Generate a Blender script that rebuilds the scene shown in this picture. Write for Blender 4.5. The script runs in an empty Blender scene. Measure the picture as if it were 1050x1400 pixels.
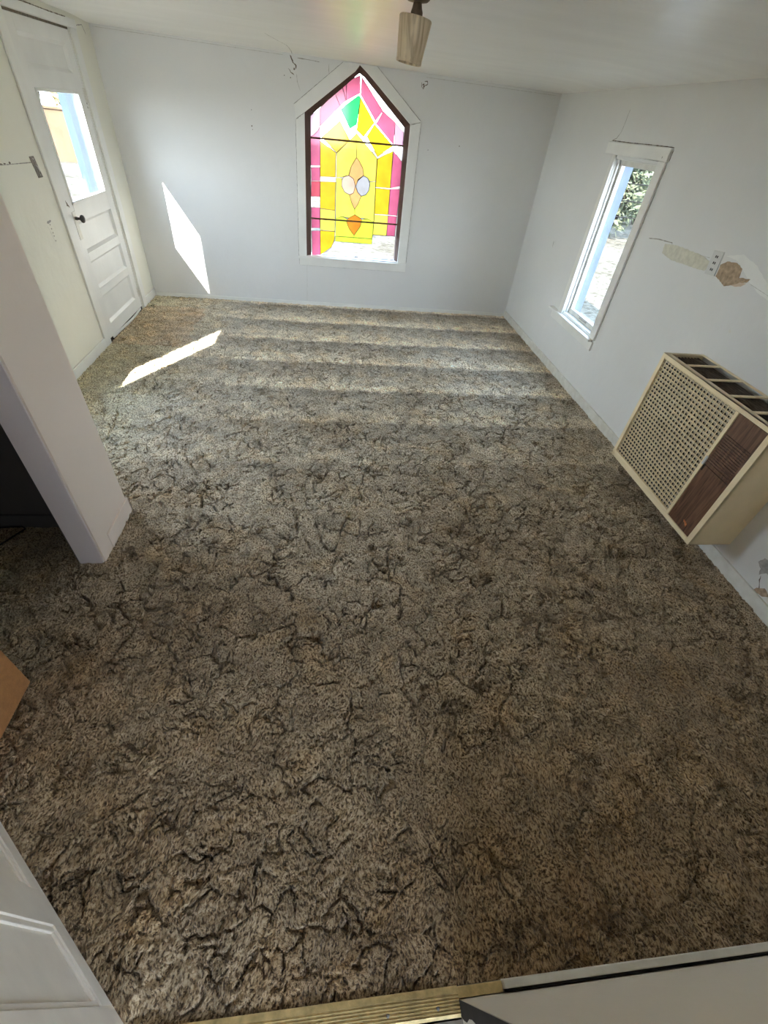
import bpy, bmesh, math, random
import numpy as np
from mathutils import Vector, Matrix, noise
random.seed(7)
rng = np.random.default_rng(11)
sc = bpy.context.scene
COL = sc.collection

# ------------------------------------------------------------------ camera
cam_d = bpy.data.cameras.new('camera')
cam = bpy.data.objects.new('camera', cam_d)
COL.objects.link(cam)
M = [[0.9919165227246017, -0.09275410702739463, 0.08659265312649343],
     [0.0015767989248513387, -0.6733490590951842, -0.739323040572104],
     [0.12688232994032375, 0.7334832787769109, -0.6677598027013412]]
rt, dn, fw = [Vector(r) for r in M]
mat = Matrix((rt, -dn, -fw)).transposed().to_4x4()
mat.translation = Vector((2.0029608836759167, -5.6747666363862015, 1.75))
cam.matrix_world = mat
cam_d.sensor_fit = 'VERTICAL'
cam_d.sensor_height = 24.0
cam_d.lens = 596.184 / 1400 * 24.0
cam_d.clip_start = 0.005
cam_d.clip_end = 200
sc.camera = cam

# ------------------------------------------------------------------ light
sc.view_settings.view_transform = 'Standard'
sc.view_settings.look = 'None'
sc.view_settings.gamma = 1.0
sc.view_settings.use_curve_mapping = False
sc.view_settings.exposure = 0.57
try:
    sc.cycles.use_denoising = True
    sc.cycles.diffuse_bounces = 8
    sc.cycles.max_bounces = 14
    sc.cycles.transparent_max_bounces = 24
    sc.cycles.caustics_reflective = False
    sc.cycles.caustics_refractive = False
except Exception:
    pass

world = bpy.data.worlds.new('sky')
sc.world = world
world.use_nodes = True
wn, wl = world.node_tree.nodes, world.node_tree.links
wn.clear()
w_out = wn.new('ShaderNodeOutputWorld')
w_bg = wn.new('ShaderNodeBackground')
w_tc = wn.new('ShaderNodeTexCoord')
w_sep = wn.new('ShaderNodeSeparateXYZ')
w_ramp = wn.new('ShaderNodeValToRGB')
wl.new(w_tc.outputs['Generated'], w_sep.inputs[0])
wl.new(w_sep.outputs['Z'], w_ramp.inputs[0])
w_ramp.color_ramp.elements[0].position = 0.0
w_ramp.color_ramp.elements[0].color = (0.84, 0.92, 1.0, 1)
w_ramp.color_ramp.elements[1].position = 0.7
w_ramp.color_ramp.elements[1].color = (0.50, 0.70, 1.0, 1)
wl.new(w_ramp.outputs[0], w_bg.inputs[0])
w_bg.inputs[1].default_value = 12.5
wl.new(w_bg.outputs[0], w_out.inputs[0])

sun_d = bpy.data.lights.new('sun', 'SUN')
sun_d.energy = 29.0
sun_d.color = (1.0, 0.95, 0.88)
sun_d.angle = math.radians(0.53)
sun = bpy.data.objects.new('sun', sun_d)
COL.objects.link(sun)
SD = Vector((0.555, 1.0, -0.91)).normalized()
sun.rotation_euler = SD.to_track_quat('-Z', 'Y').to_euler()

P2 = math.pi / 2


# ------------------------------------------------------------------ dimensions (metres)
W = 4.245          # room width
YF = -5.715        # threshold line
def zc(x, y=-1):
    return 2.127 - 0.0123 * x
H_DOOR = 2.045

# ------------------------------------------------------------------ helpers
class MB:
    def __init__(s): s.v = []; s.f = []; s.m = []
    def add(s, vs, fs, mi=0):
        b = len(s.v); s.v += [tuple(v) for v in vs]
        s.f += [tuple(b + i for i in f) for f in fs]; s.m += [mi] * len(fs)
    def box(s, x0, x1, y0, y1, z0, z1, mi=0, M=None):
        vs = [(x, y, z) for x in (x0, x1) for y in (y0, y1) for z in (z0, z1)]
        if M is not None: vs = [M @ Vector(v) for v in vs]
        s.add(vs, [(0,1,3,2),(4,6,7,5),(0,4,5,1),(2,3,7,6),(0,2,6,4),(1,5,7,3)], mi)
    def prism(s, pts, off, mi=0):
        """pts: planar polygon in 3D, off: extrusion vector"""
        n = len(pts); off = Vector(off)
        vs = [Vector(p) for p in pts] + [Vector(p) + off for p in pts]
        s.add(vs, [tuple(range(n))[::-1], tuple(range(n, 2*n))] + [(i, (i+1) % n, n+(i+1) % n, n+i) for i in range(n)], mi)
    def tube(s, pts, r, n=8, closed=False, mi=0):
        pts = [Vector(p) for p in pts]; L = len(pts)
        rs = r if isinstance(r, (list, tuple)) else [r] * L
        vs = []
        up = None
        for i, p in enumerate(pts):
            if closed: t = pts[(i+1) % L] - pts[i-1]
            else: t = pts[min(i+1, L-1)] - pts[max(i-1, 0)]
            t.normalize()
            if up is None:
                up = Vector((0, 0, 1)) if abs(t.z) < .9 else Vector((1, 0, 0))
            a = t.cross(up)
            if a.length < 1e-4: a = t.orthogonal()
            a.normalize(); b = a.cross(t).normalized(); up = b
            vs += [p + (a * math.cos(2*math.pi*k/n) + b * math.sin(2*math.pi*k/n)) * rs[i] for k in range(n)]
        fs = []
        for i in range(L if closed else L-1):
            j = (i+1) % L
            fs += [(i*n+k, i*n+(k+1) % n, j*n+(k+1) % n, j*n+k) for k in range(n)]
        if not closed: fs += [tuple(range(n))[::-1], tuple(range((L-1)*n, L*n))]
        s.add(vs, fs, mi)
    def lathe(s, prof, c, n=32, mi=0, axis='Z'):
        vs = []
        for r, z in prof:
            for k in range(n):
                a = 2*math.pi*k/n
                x, y = r*math.cos(a), r*math.sin(a)
                if axis == 'Z': vs.append((c[0]+x, c[1]+y, c[2]+z))
                else: vs.append((c[0]+z, c[1]+x, c[2]+y))
        fs = []
        for i in range(len(prof)-1):
            fs += [(i*n+k, i*n+(k+1) % n, (i+1)*n+(k+1) % n, (i+1)*n+k) for k in range(n)]
        s.add(vs, fs, mi)
    def build(s, name, mats, parent=None, bevel=0, smooth=False, seg=2):
        me = bpy.data.meshes.new(name)
        me.from_pydata(s.v, [], s.f)
        if not isinstance(mats, (list, tuple)): mats = [mats]
        for m in mats: me.materials.append(m)
        if len(mats) > 1: me.polygons.foreach_set('material_index', s.m)
        bm = bmesh.new(); bm.from_mesh(me); bmesh.ops.recalc_face_normals(bm, faces=bm.faces); bm.to_mesh(me); bm.free()
        if smooth: me.polygons.foreach_set('use_smooth', [True]*len(me.polygons))
        me.update()
        o = bpy.data.objects.new(name, me); COL.objects.link(o)
        if parent is not None: o.parent = parent; o.matrix_parent_inverse = parent.matrix_world.inverted() if False else Matrix.Translation(-Vector(parent.location))
        if bevel:
            b = o.modifiers.new('bevel', 'BEVEL'); b.width = bevel; b.segments = seg; b.limit_method = 'ANGLE'; b.angle_limit = math.radians(40)
        return o

def tag(o, label=None, cat=None, group=None, kind=None):
    if label: o['label'] = label
    if cat: o['category'] = cat
    if group: o['group'] = group
    if kind: o['kind'] = kind
    return o
def struct(o, label=None): 
    o['kind'] = 'structure'
    if label: o['label'] = label
    return o
def empty(name, loc=(0, 0, 0)):
    o = bpy.data.objects.new(name, None); COL.objects.link(o); o.location = loc; o.empty_display_size = .1
    return o

# ------------------------------------------------------------------ materials
def mat_new(name):
    m = bpy.data.materials.new(name); m.use_nodes = True
    nt = m.node_tree; return m, nt, nt.nodes, nt.links, nt.nodes['Principled BSDF']
def mat_basic(name, col, rough=.5, var=.06, scale=6, bump=.1, bscale=60, metal=0, spec=.5, stretch=(1,1,1), col2=None, gloss_var=0):
    m, nt, N, L, B = mat_new(name)
    tc = N.new('ShaderNodeTexCoord'); mp = N.new('ShaderNodeMapping'); mp.inputs['Scale'].default_value = stretch
    L.new(tc.outputs['Object'], mp.inputs[0])
    n1 = N.new('ShaderNodeTexNoise'); n1.inputs['Scale'].default_value = scale; n1.inputs['Detail'].default_value = 5
    L.new(mp.outputs[0], n1.inputs['Vector'])
    r = N.new('ShaderNodeValToRGB'); c = Vector(col)
    a = c*(1-var) if col2 is None else Vector(col2); b = c*(1+var) if col2 is None else c
    r.color_ramp.elements[0].color = (*a, 1); r.color_ramp.elements[1].color = (*[min(1, x) for x in b], 1)
    r.color_ramp.elements[0].position = .3; r.color_ramp.elements[1].position = .7
    L.new(n1.outputs[0], r.inputs[0]); L.new(r.outputs[0], B.inputs['Base Color'])
    B.inputs['Roughness'].default_value = rough; B.inputs['Metallic'].default_value = metal
    B.inputs['Specular IOR Level'].default_value = spec
    if bump:
        n2 = N.new('ShaderNodeTexNoise'); n2.inputs['Scale'].default_value = bscale; n2.inputs['Detail'].default_value = 4
        L.new(mp.outputs[0], n2.inputs['Vector'])
        bp = N.new('ShaderNodeBump'); bp.inputs['Strength'].default_value = bump; bp.inputs['Distance'].default_value = .01
        L.new(n2.outputs[0], bp.inputs['Height']); L.new(bp.outputs[0], B.inputs['Normal'])
    return m
def mat_wall(name, col, stain=(.72, .66, .55), rough=.55):
    m, nt, N, L, B = mat_new(name)
    tc = N.new('ShaderNodeTexCoord')
    n1 = N.new('ShaderNodeTexNoise'); n1.inputs['Scale'].default_value = 1.3; n1.inputs['Detail'].default_value = 6
    L.new(tc.outputs['Object'], n1.inputs['Vector'])
    r = N.new('ShaderNodeValToRGB')
    c = Vector(col)
    r.color_ramp.elements[0].position = .3; r.color_ramp.elements[0].color = (*(c*.95), 1)
    r.color_ramp.elements[1].position = .7; r.color_ramp.elements[1].color = (*c, 1)
    L.new(n1.outputs[0], r.inputs[0])
    # small scuffs and grime spots
    n3 = N.new('ShaderNodeTexNoise'); n3.inputs['Scale'].default_value = 7; n3.inputs['Detail'].default_value = 8; n3.inputs['Roughness'].default_value = .7
    L.new(tc.outputs['Object'], n3.inputs['Vector'])
    r3 = N.new('ShaderNodeValToRGB'); r3.color_ramp.elements[0].position = .68; r3.color_ramp.elements[1].position = .8
    L.new(n3.outputs[0], r3.inputs[0])
    mx = N.new('ShaderNodeMixRGB'); L.new(r3.outputs[0], mx.inputs[0]); L.new(r.outputs[0], mx.inputs[1]); mx.inputs[2].default_value = (*stain, 1)
    L.new(mx.outputs[0], B.inputs['Base Color'])
    B.inputs['Roughness'].default_value = rough
    B.inputs['Specular IOR Level'].default_value = .35
    n2 = N.new('ShaderNodeTexNoise'); n2.inputs['Scale'].default_value = 28; n2.inputs['Detail'].default_value = 6
    L.new(tc.outputs['Object'], n2.inputs['Vector'])
    n4 = N.new('ShaderNodeTexNoise'); n4.inputs['Scale'].default_value = 2.2; n4.inputs['Detail'].default_value = 3
    L.new(tc.outputs['Object'], n4.inputs['Vector'])
    b0 = N.new('ShaderNodeBump'); b0.inputs['Strength'].default_value = .5; b0.inputs['Distance'].default_value = .03
    L.new(n4.outputs[0], b0.inputs['Height'])
    bp = N.new('ShaderNodeBump'); bp.inputs['Strength'].default_value = .12; bp.inputs['Distance'].default_value = .01
    L.new(n2.outputs[0], bp.inputs['Height']); L.new(b0.outputs[0], bp.inputs['Normal']); L.new(bp.outputs[0], B.inputs['Normal'])
    return m
M_wall = mat_wall('white_wall_paint', (.765, .765, .755))
M_wallL = mat_wall('cream_wall_paint', (.82, .81, .72))
M_stub = mat_wall('beige_wall_paint', (.87, .76, .68))
M_stub2 = mat_wall('shaded_stub_tone', (.80, .73, .73))  # partition end face: its shade and carpet bounce put into the colour
M_front = mat_wall('offwhite_wall_paint', (.86, .79, .68))
M_closet = mat_wall('closet_gloom', (.10, .09, .085))  # gloom inside the closet painted into the wall colour
M_trim = mat_basic('white_gloss_trim', (.80, .80, .77), rough=.35, var=.05, scale=5, bump=.15, bscale=25)
M_trimdirty = mat_basic('worn_white_trim', (.78, .77, .72), rough=.42, var=.04, scale=18, bump=.2, bscale=40, col2=(.66, .64, .58))
M_door = mat_basic('white_door_paint', (.79, .79, .77), rough=.35, var=.04, scale=4, bump=.12, bscale=30)
M_doornear = mat_basic('cream_door_paint', (.84, .78, .69), rough=.4, var=.05, scale=9, bump=.15, bscale=40)
M_dark = mat_basic('dark_gap', (.025, .02, .018), rough=.8, var=.3, scale=30, bump=0)
M_crack = mat_basic('crack_dirt', (.16, .13, .10), rough=.9, var=.5, scale=60, bump=0)
M_crackl = mat_basic('faint_crack', (.38, .36, .33), rough=.9, var=.3, scale=60, bump=0)
M_seam_shade = mat_basic('seam_and_edge_shadow', (.60, .59, .56), rough=.8, var=.1, scale=60, bump=0)  # wall seams, and the shadow line painted beside the door casing
M_plaster = mat_basic('bare_brown_plaster', (.42, .31, .21), rough=.9, var=.3, scale=45, bump=.5, bscale=80)
M_patch = mat_basic('yellowed_filler', (.66, .64, .54), rough=.8, var=.1, scale=40, bump=.5, bscale=50)
M_edge = mat_basic('peeled_edge_white', (.86, .86, .83), rough=.7, var=.05, bump=.3)
M_wood = mat_basic('dark_frame_wood', (.075, .035, .022), rough=.6, var=.3, scale=30, bump=.3, bscale=60, stretch=(1, 1, .15))
M_lead = mat_basic('lead_came', (.03, .027, .03), rough=.5, var=.3, scale=60, bump=.2)
M_bar = mat_basic('rusty_support_bar', (.09, .045, .02), rough=.7, var=.3, scale=60, bump=.2)
M_beige = mat_basic('beige_enamel', (.88, .74, .49), rough=.38, var=.05, scale=8, bump=.08, bscale=60)
M_beigedk = mat_basic('beige_inner_plate', (.55, .48, .37), rough=.6, var=.3, scale=16, bump=.2)
M_slot = mat_basic('dark_heater_slot', (.13, .10, .075), rough=.6, var=.4, scale=25, bump=.2)
M_copper = mat_basic('copper_badge', (.75, .30, .14), rough=.3, var=.2, metal=.9, scale=90, bump=.2)
M_knob = mat_basic('dark_door_knob', (.05, .045, .045), rough=.35, var=.2, metal=.5, bump=.1)
M_latch = mat_basic('tarnished_metal', (.22, .20, .18), rough=.5, var=.4, metal=.4, scale=60, bump=.4, bscale=120)
M_plate = mat_basic('grey_plastic_plate', (.66, .66, .65), rough=.4, var=.03, bump=.05)
M_black = mat_basic('black_hole_and_shade', (.01, .01, .01), rough=.8, var=.2, bump=0)
M_brass = mat_basic('worn_brass', (.66, .50, .24), rough=.42, var=.25, metal=.55, scale=40, bump=.3, bscale=90)
M_brown = mat_basic('brown_hardboard', (.44, .21, .08), rough=.6, var=.12, scale=40, bump=.15, bscale=200)
M_canopy = mat_basic('bronze_canopy', (.16, .115, .075), rough=.5, var=.3, metal=.3, scale=50, bump=.2)
M_kfloor = mat_basic('grey_kitchen_floor', (.27, .24, .20), rough=.5, var=.2, scale=9, bump=.2)
M_jambdim = mat_basic('dimmed_outer_jamb', (.17, .20, .26), rough=.7, var=.1, bump=.2, spec=.1)  # white window jamb: sky tint and lowered glare put into the colour
M_jambout = mat_basic('outer_jamb_toned_down', (.042, .055, .07), rough=.7, var=.1, bump=.1, spec=.1)  # white door jamb in sun, its glare toned down in the colour
M_ext = mat_basic('exterior_boards', (.10, .095, .085), rough=.8, var=.15, scale=12, bump=.3, spec=0)
M_roof = mat_basic('exterior_roof', (.16, .15, .14), rough=.9, var=.2, scale=20, bump=.3, spec=0)
M_blue = mat_basic('pale_blue_paint', (.045, .062, .092), rough=.6, var=.06, bump=.1, spec=0)
M_tan = mat_basic('tan_stucco', (.098, .066, .042), rough=.9, var=.2, scale=1.2, bump=.4, spec=0)
M_bark = mat_basic('grey_bark', (.04, .033, .027), rough=.9, var=.4, scale=25, bump=.6, bscale=40, stretch=(1, 1, .3), spec=0)
M_leaf = mat_basic('pale_olive_leaves', (.085, .095, .06), rough=.7, var=.3, scale=3, bump=0, spec=0)
M_leaf2 = mat_basic('dry_yellow_leaves', (.13, .10, .045), rough=.7, var=.3, scale=3, bump=0, spec=0)
M_wire = mat_basic('fence_wire', (.012, .012, .012), rough=.8, bump=0, spec=0)
M_cord = mat_basic('black_cord', (.012, .012, .012), rough=.5, bump=0)

def mat_ceiling():
    m, nt, N, L, B = mat_new('glossy_ceiling_paint')
    tc = N.new('ShaderNodeTexCoord')
    mp = N.new('ShaderNodeMapping'); mp.inputs['Scale'].default_value = (.9, 3.2, 1); mp.inputs['Rotation'].default_value = (0, 0, .12)
    L.new(tc.outputs['Object'], mp.inputs[0])
    n1 = N.new('ShaderNodeTexNoise'); n1.inputs['Scale'].default_value = 2; n1.inputs['Detail'].default_value = 5
    L.new(mp.outputs[0], n1.inputs['Vector'])
    r = N.new('ShaderNodeValToRGB'); r.color_ramp.elements[0].position = .3; r.color_ramp.elements[1].position = .7
    r.color_ramp.elements[0].color = (.84, .825, .78, 1); r.color_ramp.elements[1].color = (.90, .885, .84, 1)
    L.new(n1.outputs[0], r.inputs[0]); L.new(r.outputs[0], B.inputs['Base Color'])
    B.inputs['Roughness'].default_value = .3; B.inputs['Specular IOR Level'].default_value = .6
    bp = N.new('ShaderNodeBump'); bp.inputs['Strength'].default_value = .35; bp.inputs['Distance'].default_value = .02
    L.new(n1.outputs[0], bp.inputs['Height']); L.new(bp.outputs[0], B.inputs['Normal'])
    return m
M_ceil = mat_ceiling()

def mat_grain(name, c1, c2, scale=(60, 60, 4), rough=.4, axis_wave=None):
    m, nt, N, L, B = mat_new(name)
    tc = N.new('ShaderNodeTexCoord'); mp = N.new('ShaderNodeMapping'); mp.inputs['Scale'].default_value = scale
    L.new(tc.outputs['Object'], mp.inputs[0])
    n = N.new('ShaderNodeTexNoise'); n.inputs['Scale'].default_value = 1; n.inputs['Detail'].default_value = 6; n.inputs['Distortion'].default_value = 1.2
    L.new(mp.outputs[0], n.inputs['Vector'])
    r = N.new('ShaderNodeValToRGB'); r.color_ramp.elements[0].position = .35; r.color_ramp.elements[1].position = .65
    r.color_ramp.elements[0].color = (*c1, 1); r.color_ramp.elements[1].color = (*c2, 1)
    L.new(n.outputs[0], r.inputs[0]); L.new(r.outputs[0], B.inputs['Base Color'])
    B.inputs['Roughness'].default_value = rough
    bp = N.new('ShaderNodeBump'); bp.inputs['Strength'].default_value = .2; bp.inputs['Distance'].default_value = .003
    L.new(n.outputs[0], bp.inputs['Height']); L.new(bp.outputs[0], B.inputs['Normal'])
    return m
M_walnut = mat_grain('walnut_veneer', (.07, .032, .019), (.20, .105, .065), (1, 45, 5), .38)
M_shade = mat_grain('streaked_tan_shade', (.42, .31, .19), (.88, .74, .52), (30, 30, 2.2), .5)

def mat_clear(name, tint=(.97, .985, .98)):
    m, nt, N, L, B = mat_new(name); N.remove(B)
    out = [n for n in N if n.type == 'OUTPUT_MATERIAL'][0]
    t = N.new('ShaderNodeBsdfTransparent'); t.inputs[0].default_value = (*tint, 1)
    g = N.new('ShaderNodeBsdfGlossy'); g.inputs['Roughness'].default_value = .02
    mx = N.new('ShaderNodeMixShader'); mx.inputs[0].default_value = .045; L.new(t.outputs[0], mx.inputs[1]); L.new(g.outputs[0], mx.inputs[2])
    L.new(mx.outputs[0], out.inputs[0]); return m
M_glass = mat_clear('window_glass')
def mat_stained(name, col, k=.9):
    m, nt, N, L, B = mat_new(name); N.remove(B)
    out = [n for n in N if n.type == 'OUTPUT_MATERIAL'][0]
    tc = N.new('ShaderNodeTexCoord'); no = N.new('ShaderNodeTexNoise'); no.inputs['Scale'].default_value = 9; no.inputs['Detail'].default_value = 4
    L.new(tc.outputs['Object'], no.inputs['Vector'])
    r = N.new('ShaderNodeValToRGB'); c = Vector(col)
    r.color_ramp.elements[0].position = .3; r.color_ramp.elements[1].position = .7
    r.color_ramp.elements[0].color = (*(c*.86), 1); r.color_ramp.elements[1].color = (*[min(1, q) for q in c*1.12], 1)
    L.new(no.outputs[0], r.inputs[0])
    t = N.new('ShaderNodeBsdfTransparent')
    tr = N.new('ShaderNodeBsdfTranslucent')
    L.new(r.outputs[0], t.inputs[0]); L.new(r.outputs[0], tr.inputs[0])
    mx = N.new('ShaderNodeMixShader'); mx.inputs[0].default_value = k
    L.new(t.outputs[0], mx.inputs[1]); L.new(tr.outputs[0], mx.inputs[2])
    g = N.new('ShaderNodeBsdfGlossy'); g.inputs['Roughness'].default_value = .08
    m2 = N.new('ShaderNodeMixShader'); m2.inputs[0].default_value = .04
    L.new(mx.outputs[0], m2.inputs[1]); L.new(g.outputs[0], m2.inputs[2])
    L.new(m2.outputs[0], out.inputs[0]); return m

def mat_carpet():
    m, nt, N, L, B = mat_new('shag_carpet')
    tc = N.new('ShaderNodeTexCoord'); obj = tc.outputs['Object']
    def math_(op, a, b=None, c=None, clamp=False):
        n = N.new('ShaderNodeMath'); n.operation = op; n.use_clamp = clamp
        for i, v in enumerate((a, b, c)):
            if v is None: continue
            if isinstance(v, (int, float)): n.inputs[i].default_value = v
            else: L.new(v, n.inputs[i])
        return n.outputs[0]
    def noise_(scale, detail=4, vec=obj, dist=0, rough=.5):
        n = N.new('ShaderNodeTexNoise'); n.inputs['Scale'].default_value = scale; n.inputs['Detail'].default_value = detail
        n.inputs['Distortion'].default_value = dist; n.inputs['Roughness'].default_value = rough
        L.new(vec, n.inputs['Vector']); return n
    def ramp(v, stops):
        r = N.new('ShaderNodeValToRGB'); e = r.color_ramp.elements
        while len(e) < len(stops): e.new(.5)
        for i, (p, c) in enumerate(stops): e[i].position = p; e[i].color = (*c, 1)
        L.new(v, r.inputs[0]); return r.outputs[0]
    def mixc(f, a, b, mode='MIX'):
        n = N.new('ShaderNodeMixRGB'); n.blend_type = mode
        for i, v in ((0, f), (1, a), (2, b)):
            if isinstance(v, (int, float)): n.inputs[i].default_value = v
            elif isinstance(v, tuple): n.inputs[i].default_value = (*v, 1)
            else: L.new(v, n.inputs[i])
        return n.outputs[0]
    sep = N.new('ShaderNodeSeparateXYZ'); L.new(obj, sep.inputs[0])
    X, Y = sep.outputs['X'], sep.outputs['Y']
    # heathered yarn: dark brown, tan and cream twists of a few millimetres
    dv = N.new('ShaderNodeVectorMath'); dv.operation = 'MULTIPLY_ADD'
    nd = noise_(5, 3); L.new(nd.outputs['Color'], dv.inputs[0]); dv.inputs[1].default_value = (.10, .10, 0); L.new(obj, dv.inputs[2])
    mp = N.new('ShaderNodeMapping'); mp.inputs['Scale'].default_value = (1.25, .8, 1); L.new(dv.outputs[0], mp.inputs[0])
    nf = noise_(128, 3, mp.outputs[0], rough=.65)
    yarn = ramp(nf.outputs[0], [(.39, (.15, .112, .075)), (.49, (.68, .585, .45)), (.585, (1.0, .955, .85))])
    # broad soiling, brown to ochre and greenish
    ns = noise_(1.7, 6, dist=.4)
    soil = ramp(ns.outputs[0], [(.32, (.74, .67, .58)), (.5, (.90, .86, .80)), (.68, (1.0, .97, .91))])
    c = mixc(1.0, yarn, soil, 'MULTIPLY')
    ng = noise_(4.5, 4, dist=.5)
    och = ramp(ng.outputs[0], [(.50, (1, 1, 1)), (.68, (1.02, .945, .83))])
    c = mixc(1.0, c, och, 'MULTIPLY')
    nm = noise_(9, 5)
    mot = ramp(nm.outputs[0], [(.34, (.62, .61, .60)), (.64, (1.12, 1.12, 1.12))])
    c = mixc(.8, c, mot, 'MULTIPLY')
    # foreground dimness painted in: carpet darkens and browns towards the kitchen threshold
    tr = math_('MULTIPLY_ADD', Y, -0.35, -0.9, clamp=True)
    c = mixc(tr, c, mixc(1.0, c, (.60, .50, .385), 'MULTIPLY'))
    # vacuum lanes in the far half: sawtooth, pitch 0.53 m
    wob = math_('MULTIPLY', noise_(3.2, 4).outputs[0], .10)
    ph = math_('FRACT', math_('DIVIDE', math_('ADD', math_('ADD', Y, wob), math_('MULTIPLY', X, .0)), -0.53))
    saw = N.new('ShaderNodeValToRGB'); e = saw.color_ramp.elements
    st = [(0, 1.0), (.10, .05), (.45, .30), (.80, .72), (.97, 1.0)]
    while len(e) < len(st): e.new(.5)
    for i, (p, v) in enumerate(st): e[i].position = p; e[i].color = (v, v, v, 1)
    L.new(ph, saw.inputs[0])
    fade = math_('MULTIPLY', math_('MULTIPLY_ADD', Y, .42, 1.75, clamp=True), math_('MULTIPLY_ADD', X, .9, -.35, clamp=True))
    nl = math_('MULTIPLY_ADD', noise_(2.6, 5).outputs[0], 1.6, .1, clamp=True)
    fade = math_('MULTIPLY', fade, nl)
    lane = mixc(fade, (1, 1, 1), mixc(saw.outputs[0], (.56, .54, .52), (1.7, 1.7, 1.68)))
    c = mixc(1.0, c, lane, 'MULTIPLY')
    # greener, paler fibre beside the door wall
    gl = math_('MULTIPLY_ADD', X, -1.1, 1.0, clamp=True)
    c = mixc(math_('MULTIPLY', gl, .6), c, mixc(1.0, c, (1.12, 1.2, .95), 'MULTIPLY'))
    # brownish mat area by the outside door
    inx = math_('MULTIPLY', math_('LESS_THAN', X, math_('MULTIPLY_ADD', noise_(5, 3).outputs[0], .25, .52)), math_('MULTIPLY', math_('GREATER_THAN', Y, -1.44), math_('LESS_THAN', Y, -.36)))
    c = mixc(math_('MULTIPLY', inx, .8), c, mixc(1.0, c, (1.0, .86, .79), 'MULTIPLY'))
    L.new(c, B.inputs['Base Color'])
    B.inputs['Roughness'].default_value = .95; B.inputs['Specular IOR Level'].default_value = .12
    B.inputs['Sheen Weight'].default_value = .25; B.inputs['Sheen Roughness'].default_value = .5
    b1 = N.new('ShaderNodeBump'); b1.inputs['Strength'].default_value = 1.0; b1.inputs['Distance'].default_value = .012
    L.new(nf.outputs[0], b1.inputs['Height']); L.new(b1.outputs[0], B.inputs['Normal'])
    return m
M_carpet = mat_carpet()

def mat_ground():
    m, nt, N, L, B = mat_new('pale_dirt_ground')
    tc = N.new('ShaderNodeTexCoord')
    n1 = N.new('ShaderNodeTexNoise'); n1.inputs['Scale'].default_value = .7; n1.inputs['Detail'].default_value = 8
    n2 = N.new('ShaderNodeTexNoise'); n2.inputs['Scale'].default_value = 9; n2.inputs['Detail'].default_value = 8
    for n in (n1, n2): L.new(tc.outputs['Object'], n.inputs['Vector'])
    r = N.new('ShaderNodeValToRGB'); r.color_ramp.elements[0].position = .35; r.color_ramp.elements[1].position = .7
    r.color_ramp.elements[0].color = (.072, .064, .050, 1); r.color_ramp.elements[1].color = (.115, .106, .088, 1)
    L.new(n1.outputs[0], r.inputs[0])
    r2 = N.new('ShaderNodeValToRGB'); r2.color_ramp.elements[0].position = .35; r2.color_ramp.elements[1].position = .55
    r2.color_ramp.elements[0].color = (.5, .48, .45, 1); r2.color_ramp.elements[1].color = (1, 1, 1, 1)
    L.new(n2.outputs[0], r2.inputs[0])
    mx = N.new('ShaderNodeMixRGB'); mx.blend_type = 'MULTIPLY'; mx.inputs[0].default_value = 1
    L.new(r.outputs[0], mx.inputs[1]); L.new(r2.outputs[0], mx.inputs[2]); L.new(mx.outputs[0], B.inputs['Base Color'])
    B.inputs['Roughness'].default_value = .95; B.inputs['Specular IOR Level'].default_value = 0
    bp = N.new('ShaderNodeBump'); bp.inputs['Strength'].default_value = .6; bp.inputs['Distance'].default_value = .05
    L.new(n2.outputs[0], bp.inputs['Height']); L.new(bp.outputs[0], B.inputs['Normal'])
    return m
M_ground = mat_ground()
# ------------------------------------------------------------------ room shell
def holed(name, outer, holes, to3, off, mats):
    bm = bmesh.new()
    for loop in [outer] + holes:
        vs = [bm.verts.new(to3(*p)) for p in loop]
        for i in range(len(vs)): bm.edges.new((vs[i], vs[(i+1) % len(vs)]))
    bmesh.ops.triangle_fill(bm, use_beauty=True, use_dissolve=False, edges=bm.edges[:])
    g = bmesh.ops.extrude_face_region(bm, geom=bm.faces[:])
    bmesh.ops.translate(bm, verts=[v for v in g['geom'] if isinstance(v, bmesh.types.BMVert)], vec=Vector(off))
    bmesh.ops.recalc_face_normals(bm, faces=bm.faces)
    me = bpy.data.meshes.new(name); bm.to_mesh(me); bm.free()
    me.materials.append(mats)
    o = bpy.data.objects.new(name, me); COL.objects.link(o); return o
ARCH = [(1.757, .517), (1.774, 1.726), (2.245, 2.045), (2.283, 2.088), (2.352, 2.045), (2.796, 1.724), (2.796, .525)]
wall_back = struct(holed('wall_back', [(-.16, -.1), (W+.16, -.1), (W+.16, 2.2), (-.16, 2.2)], [ARCH],
                         lambda a, b: (a, 0, b), (0, .16, 0), M_wall))
wall_left = struct(holed('wall_left', [(0.0, -.1), (-5.86, -.1), (-5.86, 2.2), (0.0, 2.2)],
                         [[(-1.415, -.02), (-.445, -.02), (-.445, 2.055), (-1.415, 2.055)], [(-3.25, .60), (-2.61, .60), (-2.61, 1.74), (-3.25, 1.74)]],
                         lambda a, b: (0, a, b), (-.16, 0, 0), M_wallL))
RW = (-2.055, -1.455, .505, 1.675)
wall_right = struct(holed('wall_right', [(0.0, -.1), (-5.86, -.1), (-5.86, 2.2), (0.0, 2.2)],
                          [[(RW[0], RW[2]), (RW[1], RW[2]), (RW[1], RW[3]), (RW[0], RW[3])]],
                          lambda a, b: (W, a, b), (.16, 0, 0), M_wall))
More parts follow.
